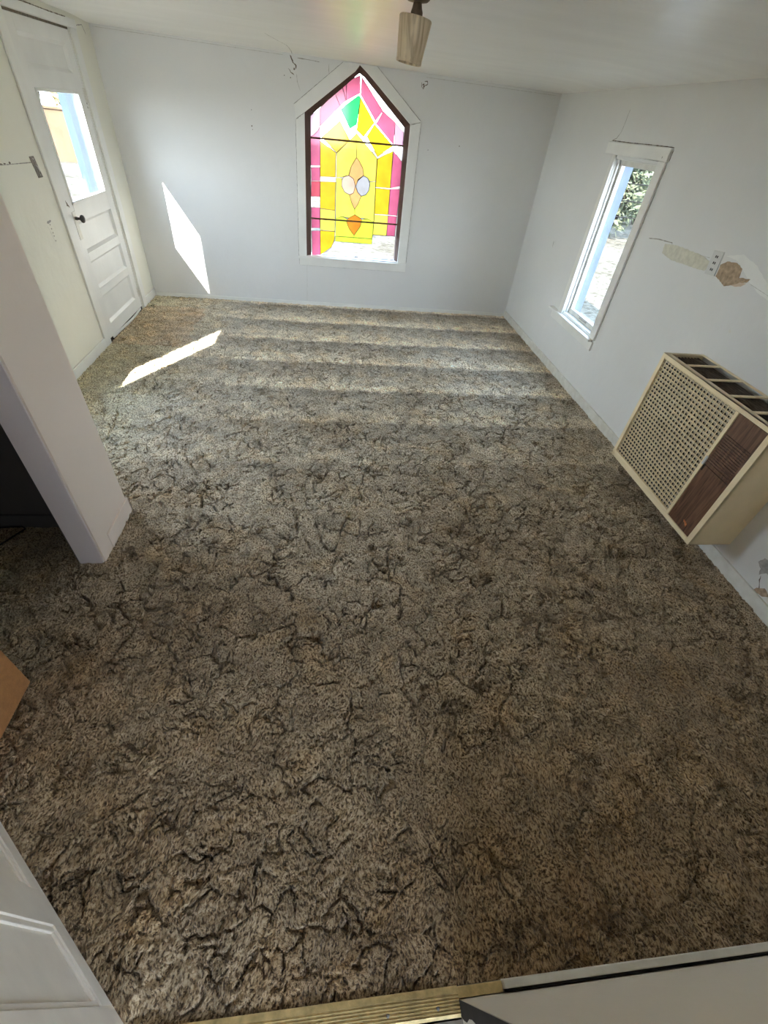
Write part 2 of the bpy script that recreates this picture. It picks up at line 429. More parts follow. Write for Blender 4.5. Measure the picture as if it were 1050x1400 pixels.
# wall between this room and the kitchen, doorway between x=1.50 and x=2.36
XD0, XD1 = 1.505, 2.36
mb = MB(); mb.box(0, XD0, -5.81, -5.70, -.1, 2.12); mb.box(XD0, XD1, -5.84, -5.74, 2.07, 2.12)
struct(mb.build('wall_front', M_front))
def lean(z): return YF - .065 * z       # the old wall leans slightly towards the kitchen
mb = MB()
mb.add([(XD1, lean(0), -.02), (W, lean(0), -.02), (W, lean(2.09), 2.08), (XD1, lean(2.09), 2.10), (XD1, lean(0)-.12, -.02), (W, lean(0)-.12, -.02), (W, lean(2.09)-.12, 2.08), (XD1, lean(2.09)-.12, 2.10)],
       [(0,1,2,3), (4,7,6,5), (0,3,7,4), (1,5,6,2), (3,2,6,7), (0,4,5,1)])
wf = struct(mb.build('wall_front', M_front))
mb = MB()   # torn, tar-dark raw edge of the wallboard in the doorway
zs = np.linspace(0.0, 1.9, 60)
a = []; b = []
for z in zs:
    a.append((XD1-.004, lean(z)-.001, z)); b.append((XD1-.004, lean(z)-.030-.006*math.sin(z*37)-.004*random.random(), z))
for i in range(len(zs)-1): mb.add([a[i], a[i+1], b[i+1], b[i]], [(0,1,2,3)])
mb.build('torn_edge', M_dark, wf)

# partition stub and closet
mb = MB(); mb.box(0, .897, -3.85, -3.738, -.02, 2.13); mb.box(.787, .897, -4.117, -3.85, -.02, 2.12)
ps = struct(mb.build('wall_partition', M_stub)); 
mb = MB(); mb.box(.897, .905, -4.117, -4.02, -.01, 2.10)
mb.build('corner_board', M_stub, ps, bevel=.001)
mb = MB(); mb.box(.787, .897, -4.125, -4.117, -.01, 2.10)
mb.build('end_board', M_stub2, ps, bevel=.001)
mb = MB(); mb.box(.897, .909, -4.02, -3.738, -.01, .085); mb.box(.897, .909, -3.738, -3.728, -.01, .085); mb.box(0.0, .909, -3.738, -3.728, -.01, .085)
struct(mb.build('baseboard_partition', M_stub, bevel=.003))
mb = MB(); mb.box(.787, .897, -5.70, -4.125, 2.02, 2.12); mb.box(.787, .80, -5.70, -5.58, -.02, 2.02)
struct(mb.build('wall_closet', M_stub))
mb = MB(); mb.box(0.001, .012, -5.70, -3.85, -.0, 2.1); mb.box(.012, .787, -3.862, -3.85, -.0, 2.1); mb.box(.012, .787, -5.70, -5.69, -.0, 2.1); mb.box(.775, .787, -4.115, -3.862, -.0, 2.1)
mb.build('closet_shade_lining', M_closet, ps)  # dark sheets added over the closet walls to stand for its shade
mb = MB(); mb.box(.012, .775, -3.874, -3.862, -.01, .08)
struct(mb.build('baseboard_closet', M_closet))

# ceiling: sagging panel with a soft cove along the right and back walls
nx, ny = 90, 120
xs = np.linspace(-.05, W+.05, nx); ys = np.linspace(-5.86, .05, ny)
v = []
for y in ys:
    for x in xs:
        z = zc(x)
        dr = max(0, W - x); db = max(0, -y)
        z += .020*min(1-math.exp(-(dr/.26)**2), 1-math.exp(-(db/.26)**2))
        z += .006*noise.noise(Vector((x*.9, y*.7, 3))) * min(1, dr*2, db*2)
        v.append((x, y, z))
f = [(j*nx+i, j*nx+i+1, (j+1)*nx+i+1, (j+1)*nx+i) for j in range(ny-1) for i in range(nx-1)]
mb = MB(); mb.add(v, f)
ceiling = struct(mb.build('ceiling', M_ceil, smooth=True))
sol = ceiling.modifiers.new('thick', 'SOLIDIFY'); sol.thickness = .05; sol.offset = 1
# the recalculated normals of an open sheet may point either way: make the slab grow upwards
nz = ceiling.data.polygons[0].normal.z
sol.offset = 1 if nz > 0 else -1

# floor slab and kitchen
mb = MB(); mb.box(-.16, W+.16, -5.74, .16, -.16, -.055)
struct(mb.build('floor', M_kfloor))
mb = MB(); mb.box(.3, 4.4, -8.6, -5.752, -.12, -.004)
struct(mb.build('floor_kitchen', M_kfloor))
mb = MB()
mb.box(.3, 1.6, -8.75, -8.6, -.1, 2.4); mb.box(3.2, 4.4, -8.75, -8.6, -.1, 2.4); mb.box(1.6, 3.2, -8.75, -8.6, -.1, 1.15); mb.box(1.6, 3.2, -8.75, -8.6, 2.1, 2.4); mb.box(.15, .3, -8.75, -5.83, -.1, 2.4)  # back window opening added out of view to let fill light in
mb.box(4.245, 4.4, -8.6, -8.2, -.1, 2.4); mb.box(4.245, 4.4, -6.4, -5.87, -.1, 2.4); mb.box(4.245, 4.4, -8.2, -6.4, -.1, .75); mb.box(4.245, 4.4, -8.2, -6.4, 1.95, 2.4)  # side window opening, also added unseen for fill light
mb.box(.3, 4.4, -5.97, -5.86, 2.1, 2.4)
struct(mb.build('wall_kitchen', M_wall))
mb = MB(); mb.box(.15, 4.4, -8.75, -5.83, 2.4, 2.5)
struct(mb.build('ceiling_kitchen', M_wall))
# outer shell: fascia, roof slab seen only from outside, gives the shade on the ground
mb = MB(); mb.box(-.45, W+.45, -8.9, .45, 2.56, 2.66); mb.box(-.2, W+.2, -8.8, .2, 2.2, 2.56)
struct(mb.build('roof', M_roof))

# baseboards
mb = MB(); mb.box(0, .014, -3.728, -1.52, -.01, .075); mb.box(0, .014, -.33, 0, -.01, .075)
struct(mb.build('baseboard_left', M_trim, bevel=.004))
mb = MB(); mb.box(.014, W-.014, -.012, 0, -.01, .032)
struct(mb.build('baseboard_back', M_trim, bevel=.004))
mb = MB(); mb.box(W-.014, W, -5.66, 0, -.01, .072)
struct(mb.build('baseboard_right', M_trimdirty, bevel=.004))
mb = MB(); mb.box(2.482, W-.014, -5.709, -5.690, -.01, .028)
struct(mb.build('baseboard_front', M_trimdirty, bevel=.003))
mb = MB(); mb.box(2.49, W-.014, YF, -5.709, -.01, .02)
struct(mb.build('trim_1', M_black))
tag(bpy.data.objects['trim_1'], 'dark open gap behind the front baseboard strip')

# fluted brass threshold strip
th = empty('threshold_strip', ((XD0+XD1)/2, -5.72, 0)); tag(th, 'worn fluted brass carpet threshold strip at the doorway', 'threshold strip')
mb = MB()
prof = [(-5.690, -.012), (-5.690, .006), (-5.702, .010)]
for k in range(6):
    y = -5.704 - k*.0065
    prof += [(y, .0105), (y-.0012, .0075), (y-.0030, .0075), (y-.0042, .0105)]
prof += [(-5.748, .004), (-5.748, -.012)]
mb.prism([(XD0+.005, y, z) for y, z in prof], (2.355-XD0-.005, 0, 0))
mb.build('strip', M_brass, th)
for x in (1.66, 1.93, 2.16, 2.295):
    mb = MB(); mb.lathe([(0, .0125), (.003, .012), (.005, .0095), (.005, .007)], (x, -5.727, 0), n=12)
    mb.build('nail', M_latch, th, smooth=True)
mb = MB(); mb.box(2.355, 2.482, -5.7145, -5.692, -.01, .008)
struct(mb.build('trim_2', M_brass, bevel=.002)); tag(bpy.data.objects['trim_2'], 'short tan wood filler strip at the doorway corner')

# ------------------------------------------------------------------ carpet (real relief: tufts, waves, open creases)
def vnoise(X, Y, s, seed):
    r = np.random.default_rng(seed); g = r.random((256, 256))
    x = X/s; y = Y/s; xi = np.floor(x).astype(int); yi = np.floor(y).astype(int)
    fx = x-xi; fy = y-yi; fx = fx*fx*(3-2*fx); fy = fy*fy*(3-2*fy)
    a = g[yi % 256, xi % 256]; b = g[yi % 256, (xi+1) % 256]; c = g[(yi+1) % 256, xi % 256]; d = g[(yi+1) % 256, (xi+1) % 256]
    return (a*(1-fx)+b*fx)*(1-fy)+(c*(1-fx)+d*fx)*fy
def worley_edge(X, Y, s, seed):
    r = np.random.default_rng(seed); g = r.random((128, 128, 2))
    x = X/s; y = Y/s; xi = np.floor(x).astype(int); yi = np.floor(y).astype(int)
    d1 = np.full(X.shape, 9.); d2 = np.full(X.shape, 9.)
    for j in (-1, 0, 1):
        for i in (-1, 0, 1):
            p = g[(yi+j) % 128, (xi+i) % 128]
            d = np.hypot(xi+i+p[..., 0]-x, yi+j+p[..., 1]-y)
            n1 = np.minimum(d1, d); d2 = np.where(d < d1, d1, np.minimum(d2, d)); d1 = n1
    return (d2-d1)*s
def carpet_mesh(x0, x1, y0, y1, step):
    nx = int((x1-x0)/step)+1; ny = int((y1-y0)/step)+1
    X, Y = np.meshgrid(np.linspace(x0, x1, nx), np.linspace(y0, y1, ny))
    wx = X + .06*(vnoise(X, Y, .07, 1)-.5) + .018*(vnoise(X, Y, .022, 31)-.5); wy = Y + .06*(vnoise(X, Y, .07, 2)-.5) + .018*(vnoise(X, Y, .022, 32)-.5)
    Z = .004*(vnoise(X, Y, .30, 3)-.5) + .005*(vnoise(wx, wy, .07, 4)-.5) + .005*(vnoise(wx*1.0, wy*1.0, .022, 5)-.5)
    Z += .011*(vnoise(wx, wy*.8, .0115, 6)-.5)
    e1 = worley_edge(wx, wy, .13, 8); m1 = np.clip((vnoise(X, Y, .075, 9)-.50)*9, 0, 1)
    e2 = worley_edge(wx+3, wy+1, .075, 18); m2 = np.clip((vnoise(X, Y, .07, 19)-.52)*9, 0, 1)
    far = np.clip((Y+5.0)/.8, 0, 1)
    Z -= (.019+.017*far)*m1*np.exp(-(e1/(.0042+.0020*far))**4) + (.015+.015*far)*m2*np.exp(-(e2/(.0038+.0014*far))**4)
    Z += -.003
    edge = np.minimum.reduce([X-x0, x1-X, Y-y0+.03, y1-Y])
    Z = np.where(edge < .004, -.02, Z)
    inside_wall = ((X < .89) & (Y > -3.845) & (Y < -3.745)) | ((X > .795) & (X < .89) & (Y > -4.11) & (Y < -3.8))
    Z = np.where(inside_wall, -.034, Z)
    n = nx*ny
    co = np.stack([X, Y, Z], -1).reshape(-1, 3).astype(np.float32)
    i = np.arange(nx-1); j = np.arange(ny-1); I, J = np.meshgrid(i, j)
    b = (J*nx+I).ravel(); q = np.stack([b, b+1, b+nx+1, b+nx], -1).astype(np.int32)
    me = bpy.data.meshes.new('carpet')
    me.vertices.add(n); me.vertices.foreach_set('co', co.ravel())
    me.loops.add(len(q)*4); me.loops.foreach_set('vertex_index', q.ravel())
    me.polygons.add(len(q)); me.polygons.foreach_set('loop_start', np.arange(0, len(q)*4, 4, dtype=np.int32))
    me.polygons.foreach_set('use_smooth', np.ones(len(q), bool))
    me.update(calc_edges=True)
    return me
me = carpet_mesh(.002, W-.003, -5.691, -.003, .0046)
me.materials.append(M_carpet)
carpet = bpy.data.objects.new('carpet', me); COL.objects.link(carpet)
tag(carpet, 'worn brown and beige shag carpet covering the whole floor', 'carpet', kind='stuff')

# ------------------------------------------------------------------ cracks, filler and peeled paint on the walls
def ribbon(pts, w, f3, off):
    """flat irregular sliver along a 2D polyline, f3 maps (a,b,d) into the room"""
    mb = MB(); fine = []
    for (a, b) in zip(pts[:-1], pts[1:]):
        k = max(2, int(math.dist(a, b)/.012))
        fine += [(a[0]+(b[0]-a[0])*t/k, a[1]+(b[1]-a[1])*t/k) for t in range(k)]
    fine.append(pts[-1])
    L = []; R = []
    for i, p in enumerate(fine):
        q = fine[min(i+1, len(fine)-1)]; o = fine[max(i-1, 0)]
        dx, dy = q[0]-o[0], q[1]-o[1]; l = math.hypot(dx, dy) or 1
        ww = w*(.45+.9*random.random())*.5*(1 if 0 < i < len(fine)-1 else .2)
        jx = (random.random()-.5)*w*.8
        L.append(f3(p[0]-dy/l*ww+jx, p[1]+dx/l*ww, off)); R.append(f3(p[0]+dy/l*ww+jx, p[1]-dx/l*ww, off))
    for i in range(len(fine)-1): mb.add([L[i], L[i+1], R[i+1], R[i]], [(0, 1, 2, 3)])
    return mb
fB = lambda a, b, d: (a, -d, b)
fR = lambda a, b, d: (W-d, a, b)
fL = lambda a, b, d: (d, a, b)
def cr(parent, pts, w, f3, m=None, name='crack', off=.0012): return ribbon(pts, w, f3, off).build(name, m or M_crack, parent)
def blob(parent, name, pts, f3, m, t=.0015, jit=.004):
    fine = []
    for a, b in zip(pts, pts[1:]+pts[:1]):
        k = max(1, int(math.dist(a, b)/.012))
        fine += [(a[0]+(b[0]-a[0])*s/k+(random.random()-.5)*jit, a[1]+(b[1]-a[1])*s/k+(random.random()-.5)*jit) for s in range(k)]
    mb = MB(); A = Vector(f3(0, 0, t)) - Vector(f3(0, 0, 0))
    mb.prism([f3(p[0], p[1], .0003) for p in fine], A); return mb.build(name, m, parent)
# back wall
cr(wall_back, [(1.66, 2.095), (1.68, 2.05), (1.71, 2.03), (1.70, 2.005)], .010, fB)
cr(wall_back, [(1.64, 2.01), (1.66, 1.985), (1.69, 1.97)], .009, fB)
cr(wall_back, [(1.71, 1.98), (1.715, 1.93), (1.74, 1.87)], .003, fB, M_crackl)
cr(wall_back, [(1.72, 2.082), (1.86, 2.078), (1.92, 2.074)], .005, fB, M_crackl)
cr(wall_back, [(2.005, 2.075), (2.002, 2.03), (2.006, 1.985)], .004, fB, M_crackl)
cr(wall_back, [(1.746, .04), (1.752, .20), (1.756, .42)], .003, fB, M_seam_shade, 'seam')
cr(wall_back, [(0.02, 2.110), (.8, 2.100), (1.6, 2.090)], .004, fB, M_seam_shade, 'seam')
cr(wall_back, [(2.9, 2.066), (3.5, 2.062), (4.2, 2.056)], .004, fB, M_seam_shade, 'seam')
for x, z, s in ((1.27, 1.585, .010), (1.275, 1.56, .006), (3.317, 1.605, .008), (1.60, 1.96, .006), (1.655, 1.95, .007), (1.68, .425, .007), (1.28, 1.70, .005), (1.69, 2.01, .012), (3.0, 1.55, .005)):
    blob(wall_back, 'stain', [(x-s/2, z-s/2), (x+s/2, z-s*.6), (x+s*.5, z+s*.5), (x-s*.3, z+s*.7)], fB, M_crack, .0008, .002)
# a torn flap beside the head of the arched window
cr(wall_back, [(2.865, 2.03), (2.87, 2.0), (2.885, 1.985), (2.90, 2.01), (2.925, 2.02), (2.92, 2.04), (2.89, 2.037)], .006, fB)
cr(wall_back, [(2.875, 2.01), (2.89, 2.02), (2.885, 1.995)], .012, fB)
# right wall
blob(wall_right, 'peeled_patch', [(-3.058, 1.234), (-3.06, 1.26), (-3.05, 1.293), (-3.09, 1.318), (-3.16, 1.328), (-3.215, 1.31), (-3.23, 1.27), (-3.307, 1.282), (-3.295, 1.262), (-3.25, 1.25), (-3.20, 1.225), (-3.158, 1.209), (-3.10, 1.226)], fR, M_plaster, .0015)
blob(wall_right, 'peeled_patch', [(-3.245, 1.248), (-3.295, 1.26), (-3.27, 1.235), (-3.225, 1.225), (-3.19, 1.222)], fR, mat_basic('pale_pink_plaster', (.66, .52, .40), var=.1), .001)
blob(wall_right, 'filler_patch', [(-2.50, 1.238), (-2.62, 1.222), (-2.95, 1.236), (-3.0, 1.285), (-2.86, 1.303), (-2.62, 1.305), (-2.49, 1.29)], fR, M_patch, .0018)
blob(wall_right, 'filler_patch', [(-3.06, 1.34), (-3.17, 1.37), (-3.30, 1.345), (-3.45, 1.275), (-3.7, 1.23), (-3.7, 1.20), (-3.42, 1.235), (-3.315, 1.265), (-3.24, 1.30), (-3.16, 1.335)], fR, M_edge, .0008)
cr(wall_right, [(-2.288, 1.285), (-2.40, 1.30), (-2.56, 1.308), (-2.565, 1.25), (-2.60, 1.255), (-2.595, 1.305)], .006, fR, M_crackl)
cr(wall_right, [(-2.60, 1.29), (-2.75, 1.296), (-2.95, 1.305)], .004, fR, M_seam_shade)
cr(wall_right, [(-1.29, 1.70), (-1.292, 1.745), (-1.31, 1.78), (-1.36, 1.79), (-1.40, 1.83), (-1.41, 1.90), (-1.42, 1.96)], .006, fR, M_crackl)
cr(wall_right, [(-1.284, 1.70), (-1.286, 1.74), (-1.29, 1.76)], .014, fR)
cr(wall_right, [(-.79, .99), (-.80, .96), (-.805, .93)], .008, fR, M_crackl); cr(wall_right, [(-.83, .995), (-.835, .96)], .005, fR, M_crackl)
cr(wall_right, [(-3.32, 1.262), (-3.6, 1.23), (-4.2, 1.2)], .003, fR, M_seam_shade)
blob(wall_right, 'peeled_patch', [(-4.353, .198), (-4.365, .235), (-4.395, .25), (-4.50, .24), (-4.49, .20), (-4.42, .185), (-4.40, .152), (-4.385, .18)], fR, mat_basic('grey_bare_plaster', (.40, .38, .36), var=.25, scale=50), .001)
blob(wall_right, 'peeled_patch', [(-4.43, .06), (-4.44, .09), (-4.47, .12), (-4.52, .11), (-4.49, .08)], fR, M_plaster, .001)
cr(wall_right, [(-4.41, .155), (-4.43, .12), (-4.46, .09)], .005, fR)
# left wall
cr(wall_left, [(-3.6, 1.345), (-2.6, 1.34), (-2.05, 1.332), (-1.67, 1.32)], .005, fL, M_crackl)
for y in (-2.03, -1.99, -1.93, -2.1): cr(wall_left, [(y, 1.335), (y-.03, 1.337)], .012, fL)
cr(wall_left, [(-1.765, .985), (-1.70, .99)], .014, fL, M_crackl); 
for z in (.965, .94, .915, .895, .865): blob(wall_left, 'screw_hole', [(-1.735, z), (-1.725, z), (-1.725, z+.008), (-1.735, z+.008)], fL, M_crackl, .0006, .002)
cr(wall_left, [(-1.775, .97), (-1.755, .91), (-1.745, .86)], .004, fL, M_seam_shade)
# ceiling cracks
fC = lambda a, b, d: (a, b, zc(a)+.018-d)
cr(ceiling, [(3.125, -3.80), (3.17, -3.865), (3.20, -3.93), (3.26, -4.0)], .012, lambda a, b, d: (a, b, zc(a)+.012), mat_basic('ceiling_split', (.22, .13, .08), var=.4), 'crack')
cr(ceiling, [(1.55, -1.05), (1.60, -.75), (1.66, -.45), (1.68, -.2), (1.68, -.04)], .004, lambda a, b, d: (a, b, zc(a)+.020*(1-math.exp(-(b/.26)**2))-.006), M_crackl)
# ------------------------------------------------------------------ outside door in the left wall
door = struct(empty('door_1', (0, -.93, 0)), 'white panelled outside door with a tall glass light, closed in the left wall')
mb = MB()
DX0, DX1 = -.042, -.004
Y0, Y1 = -1.40, -.46
GY0, GY1, GZ0, GZ1 = -1.295, -.585, 1.03, 1.70
PY0, PY1 = -1.285, -.575
mb.box(DX0, DX1, Y0, PY0, .018, 2.045); mb.box(DX0, DX1, PY1, Y1, .018, 2.045)
rails = [(.018, .125), (.355, .42), (.63, .695), (.91, GZ0), (GZ1, 1.80), (1.965, 2.045)]
for z0, z1 in rails: mb.box(DX0, DX1, PY0, PY1, z0, z1)
leaf = mb.build('door_leaf', M_door, door, bevel=.002)
for z0, z1 in ((.125, .355), (.42, .63), (.695, .91), (1.80, 1.965)):
    mb = MB(); mb.box(DX0+.008, DX1-.018, PY0, PY1, z0, z1)
    o4 = [(DX1-.002, PY0, z0), (DX1-.002, PY1, z0), (DX1-.002, PY1, z1), (DX1-.002, PY0, z1)]; g_ = .020
    i4 = [(DX1-.018, PY0+g_, z0+g_), (DX1-.018, PY1-g_, z0+g_), (DX1-.018, PY1-g_, z1-g_), (DX1-.018, PY0+g_, z1-g_)]
    mb.add(o4+i4, [(0, 1, 5, 4), (1, 2, 6, 5), (2, 3, 7, 6), (3, 0, 4, 7)])
    mb.build('door_panel', M_door, door)
mb = MB()
for a in ((GY0, GY0+.02, GZ0, GZ1), (GY1-.02, GY1, GZ0, GZ1), (GY0, GY1, GZ0, GZ0+.02), (GY0, GY1, GZ1-.02, GZ1)):
    mb.box(-.030, .004, *a)
mb.build('glazing_bead', M_door, door, bevel=.004)
mb = MB(); mb.box(-.028, -.024, GY0+.005, GY1-.005, GZ0+.005, GZ1-.005)
mb.build('glass', M_glass, door)
mb = MB(); mb.lathe([(0, -.004), (.012, -.004), (.012, .012), (.009, .016), (.009, .032), (.016, .036), (.026, .044), (.028, .052), (.024, .060), (.012, .065), (0, .066)], (0, -1.315, .945), n=24, axis='X')
mb.build('door_knob', M_knob, door, smooth=True)
mb = MB(); mb.box(-.004, -.001, -1.345, -1.29, .80, .99)
mb.build('lock_plate', M_trimdirty, door, bevel=.001)
for z0, n_ in ((1.63, 'hinge'), (.12, 'hinge')):
    h = MB(); h.tube([(.002, -.452, z0), (.002, -.452, z0+.09)], .007, 10); h.box(-.004, -.001, -.485, -.452, z0, z0+.09)
    ho = h.build('hinge', M_trimdirty, door, bevel=0)
for (y, z, s) in ((-.462, 1.665, .016), (-.47, 1.63, .012), (-.455, 1.70, .010), (-.475, 1.60, .010), (-.455, .17, .010), (-.462, .14, .008), (-.452, .20, .007), (-1.372, 1.045, .018), (-1.355, 1.03, .012), (-1.385, 1.06, .012)):
    blob(leaf, 'chipped_paint', [(y-s/2, z-s/2), (y+s/2, z-s*.7), (y+s*.4, z+s*.5), (y-s*.4, z+s*.8)], lambda a, b, d: (DX1+d, a, b), M_crack, .001, .006)
mb = MB(); mb.box(DX0, DX1-.004, Y0, Y1, -.02, .016); mb.build('gap_shadow_strip', M_dark, door)
# loose white sweep at the foot of the door
mb = MB(); pts = [(.006+.012*math.sin(t*math.pi), -1.33+.80*t, .010+.004*math.sin(t*7)) for t in np.linspace(0, 1, 14)]
for p, q in zip(pts[:-1], pts[1:]): mb.add([(p[0], p[1], p[2]-.008), (q[0], q[1], q[2]-.008), (q[0], q[1], q[2]+.014), (p[0], p[1], p[2]+.014), (p[0]-.008, p[1], p[2]-.008), (q[0]-.008, q[1], q[2]-.008), (q[0]-.008, q[1], q[2]+.014), (p[0]-.008, p[1], p[2]+.014)], [(0,1,2,3),(4,7,6,5),(3,2,6,7),(0,4,5,1)])
mb.build('door_sweep', M_trim, door)
# casing and jamb
mb = MB()
mb.box(0, .016, -1.525, -1.422, -.01, 2.06); mb.box(0, .016, -.438, -.335, -.01, 2.06); mb.box(0, .020, -1.535, -.325, 2.06, 2.112)
struct(mb.build('trim_3', M_trim, bevel=.004)); tag(bpy.data.objects['trim_3'], 'white painted casing around the outside door')
mb = MB()
mb.box(-.05, 0, -1.4145, -1.404, -.01, 2.0545); mb.box(-.05, 0, -.456, -.4455, -.01, 2.0545); mb.box(-.05, 0, -1.404, -.456, 2.048, 2.0545); mb.box(-.2, -.042, -1.404, -.456, -.05, .012)
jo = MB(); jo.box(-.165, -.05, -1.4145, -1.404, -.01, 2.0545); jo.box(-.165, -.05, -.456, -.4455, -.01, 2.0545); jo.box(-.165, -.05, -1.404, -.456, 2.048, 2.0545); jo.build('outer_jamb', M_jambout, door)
struct(mb.build('trim_4', M_door)); tag(bpy.data.objects['trim_4'], 'white door jamb and sill of the outside door')
mb = MB(); mb.box(-.003, .0015, -1.404, -.47, 2.045, 2.058)
struct(mb.build('trim_5', M_crack)); tag(bpy.data.objects['trim_5'], 'open dark gap over the outside door')
cr(bpy.data.objects['trim_3'], [(-1.45, 2.107), (-1.1, 2.111), (-.8, 2.108), (-.5, 2.11)], .006, lambda a, b, d: (.0205, a, b))
cr(wall_left, [(-.31, 2.08), (-.25, 2.09), (-.16, 2.10), (-.12, 2.05)], .006, fL, M_crackl)

# hidden left window (throws the sun patch on the carpet)
wn1 = struct(empty('window_1', (0, -2.93, .6)), 'clear side window in the left wall behind the partition')
mb = MB(); fr = .016
for a in ((-3.25, -3.25+fr, .60, 1.74), (-2.61-fr, -2.61, .60, 1.74), (-3.25, -2.61, .60, .60+fr), (-3.25, -2.61, 1.74-fr, 1.74)): mb.box(-.10, -.07, *a)
mb.build('window_frame', M_trim, wn1)
mb = MB(); mb.box(-.087, -.083, -3.24, -2.62, .61, 1.73); mb.build('glass', M_glass, wn1)

# latch keeper and scar of a removed plate on the left wall
t = empty('door_latch', (0, -1.64, 1.29)); tag(t, 'tarnished metal latch keeper screwed to the cream wall left of the door', 'latch')
mb = MB(); mb.prism([(0.0, -1.690, 1.352), (0.0, -1.634, 1.352), (0.0, -1.600, 1.234), (0.0, -1.662, 1.234)], (.004, 0, 0)); mb.build('plate', M_latch, t, bevel=.001)
mb = MB(); mb.tube([(.004, -1.655, 1.305), (.010, -1.643, 1.295), (.010, -1.636, 1.275), (.004, -1.630, 1.265)], .004, 8); mb.build('catch', M_plate, t, smooth=True)
for y, z in ((-1.655, 1.338), (-1.630, 1.248)):
    mb = MB(); mb.lathe([(.0045, .003), (.004, .006), (0, .0065)], (0, y, z), n=10, axis='X'); mb.build('screw', M_plate, t)

# ------------------------------------------------------------------ right window
w2 = struct(empty('window_2', (W, -1.75, .5)), 'narrow tall sash window in the right wall looking onto the yard')
mb = MB()
mb.box(W-.016, W, -2.145, -2.058, .505, 1.695)
mb.build('side_casing', M_trim, w2, bevel=.004)
mb = MB(); mb.prism([(W, -1.458, .505), (W, -1.372, .505), (W, -1.412, 1.695), (W, -1.458, 1.695)], (-.016, 0, 0)); mb.build('side_casing', M_trim, w2, bevel=.004)
mb = MB(); mb.box(W-.020, W, -2.158, -1.285, 1.695, 1.770); mb.build('head_casing', M_trim, w2, bevel=.004)
mb = MB(); mb.box(W-.045, W+.05, -2.12, -1.225, .487, .505); mb.build('stool', M_trim, w2, bevel=.004)
mb = MB(); mb.box(W-.014, W, -2.14, -1.25, .417, .487); mb.build('apron', M_trim, w2, bevel=.003)
y0, y1, z0, z1 = RW
mb = MB()   # jamb liner with stops
mb.box(W, W+.079, y0, y0+.006, z0, z1); mb.box(W, W+.079, y1-.006, y1, z0, z1); mb.box(W, W+.079, y0, y1, z1-.006, z1); mb.box(W, W+.079, y0, y1, z0, z0+.022)
mb.box(W+.02, W+.035, y0, y0+.02, z0, z1); mb.box(W+.02, W+.035, y1-.02, y1, z0, z1)
mb.build('jamb', M_trim, w2, bevel=.002)
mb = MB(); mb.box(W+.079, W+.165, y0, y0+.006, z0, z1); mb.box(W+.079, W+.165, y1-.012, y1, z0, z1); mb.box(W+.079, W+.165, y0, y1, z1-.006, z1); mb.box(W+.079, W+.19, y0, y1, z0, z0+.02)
mb.build('outer_jamb', M_jambdim, w2, bevel=.002)
mb = MB(); sx0, sx1 = W+.045, W+.078
mb.box(sx0, sx1, y0+.006, y0+.040, z0+.02, z1-.006); mb.box(sx0, sx1, y1-.040, y1-.006, z0+.02, z1-.006)
mb.box(sx0, sx1, y0+.04, y1-.04, z0+.02, z0+.062); mb.box(sx0, sx1, y0+.04, y1-.04, z1-.04, z1-.006)
mb.build('sash', M_trimdirty, w2, bevel=.003)
mb = MB(); mb.box(W+.058, W+.062, y0+.038, y1-.038, z0+.06, z1-.038); mb.build('glass', M_glass, w2)
mb = MB(); mb.box(sx0-.006, sx0, -1.84, -1.70, z0+.040, z0+.052); mb.build('sash_lift', M_crackl, w2, bevel=.002)
for pts in ([(-2.148, .52), (-2.150, 1.1), (-2.152, 1.69)],): cr(w2, pts, .006, fR, M_crackl)
cr(w2, [(-2.125, .508), (-2.14, .50), (-2.12, .49)], .010, lambda a, b, d: (W-.0165, a, b))
cr(w2, [(-2.158, 1.772), (-1.9, 1.774), (-1.6, 1.773), (-1.30, 1.776)], .005, fR, M_crack)
cr(w2, [(-2.161, 1.76), (-2.163, 1.70)], .008, fR, M_crack)
cr(w2, [(-2.09, 1.715), (-2.10, 1.718)], .012, lambda a, b, d: (W-.0212, a, b), M_latch)

# ------------------------------------------------------------------ arched stained glass window
w3 = struct(empty('window_3', (2.28, 0, .5)), 'pointed stained glass window with pink border and amber field in the back wall')
def casing(name, pts, t=.018):
    mb = MB(); mb.prism([(x, 0, z) for x, z in pts], (0, -t, 0)); return mb.build(name, M_trim, w3, bevel=.003)
casing('side_casing', [(1.672, .513), (1.757, .513), (1.774, 1.726), (1.690, 1.672)])
casing('side_casing', [(2.796, .513), (2.895, .513), (2.897, 1.752), (2.796, 1.724)])
casing('head_casing', [(1.690, 1.672), (1.774, 1.726), (2.245, 2.045), (2.283, 2.088), (2.283, 2.0975), (2.135, 2.0945), (1.677, 1.773)], .020)
casing('head_casing', [(2.796, 1.724), (2.897, 1.752), (2.437, 2.095), (2.283, 2.0975), (2.283, 2.088), (2.352, 2.045)], .020)
mb = MB(); mb.box(1.663, 2.897, -.030, 0, .495, .515); mb.build('stool', M_trim, w3, bevel=.003)
mb = MB(); mb.box(1.677, 2.897, -.018, 0, .425, .495); mb.build('apron', M_trim, w3, bevel=.003)
cr(w3, [(2.283, 2.09), (2.275, 2.075), (2.258, 2.055)], .006, lambda a, b, d: (a, -.0205, b))
INN = [(1.806, .517), (1.826, 1.706), (2.255, 2.018), (2.288, 2.040), (2.335, 2.018), (2.748, 1.700), (2.766, .525)]
mb = MB()   # dark timber frame between opening and glass
for i in range(6):
    a, b = ARCH[i], ARCH[i+1]; c_, d_ = INN[i+1], INN[i]
    mb.prism([(a[0], .002, a[1]), (b[0], .002, b[1]), (c_[0], .04, c_[1]), (d_[0], .04, d_[1])], (0, .09, 0))
mb.build('frame', M_wood, w3)
mb = MB(); mb.box(1.76, 2.79, .0, .155, .5172, .5225); mb.build('sill', M_trim, w3)
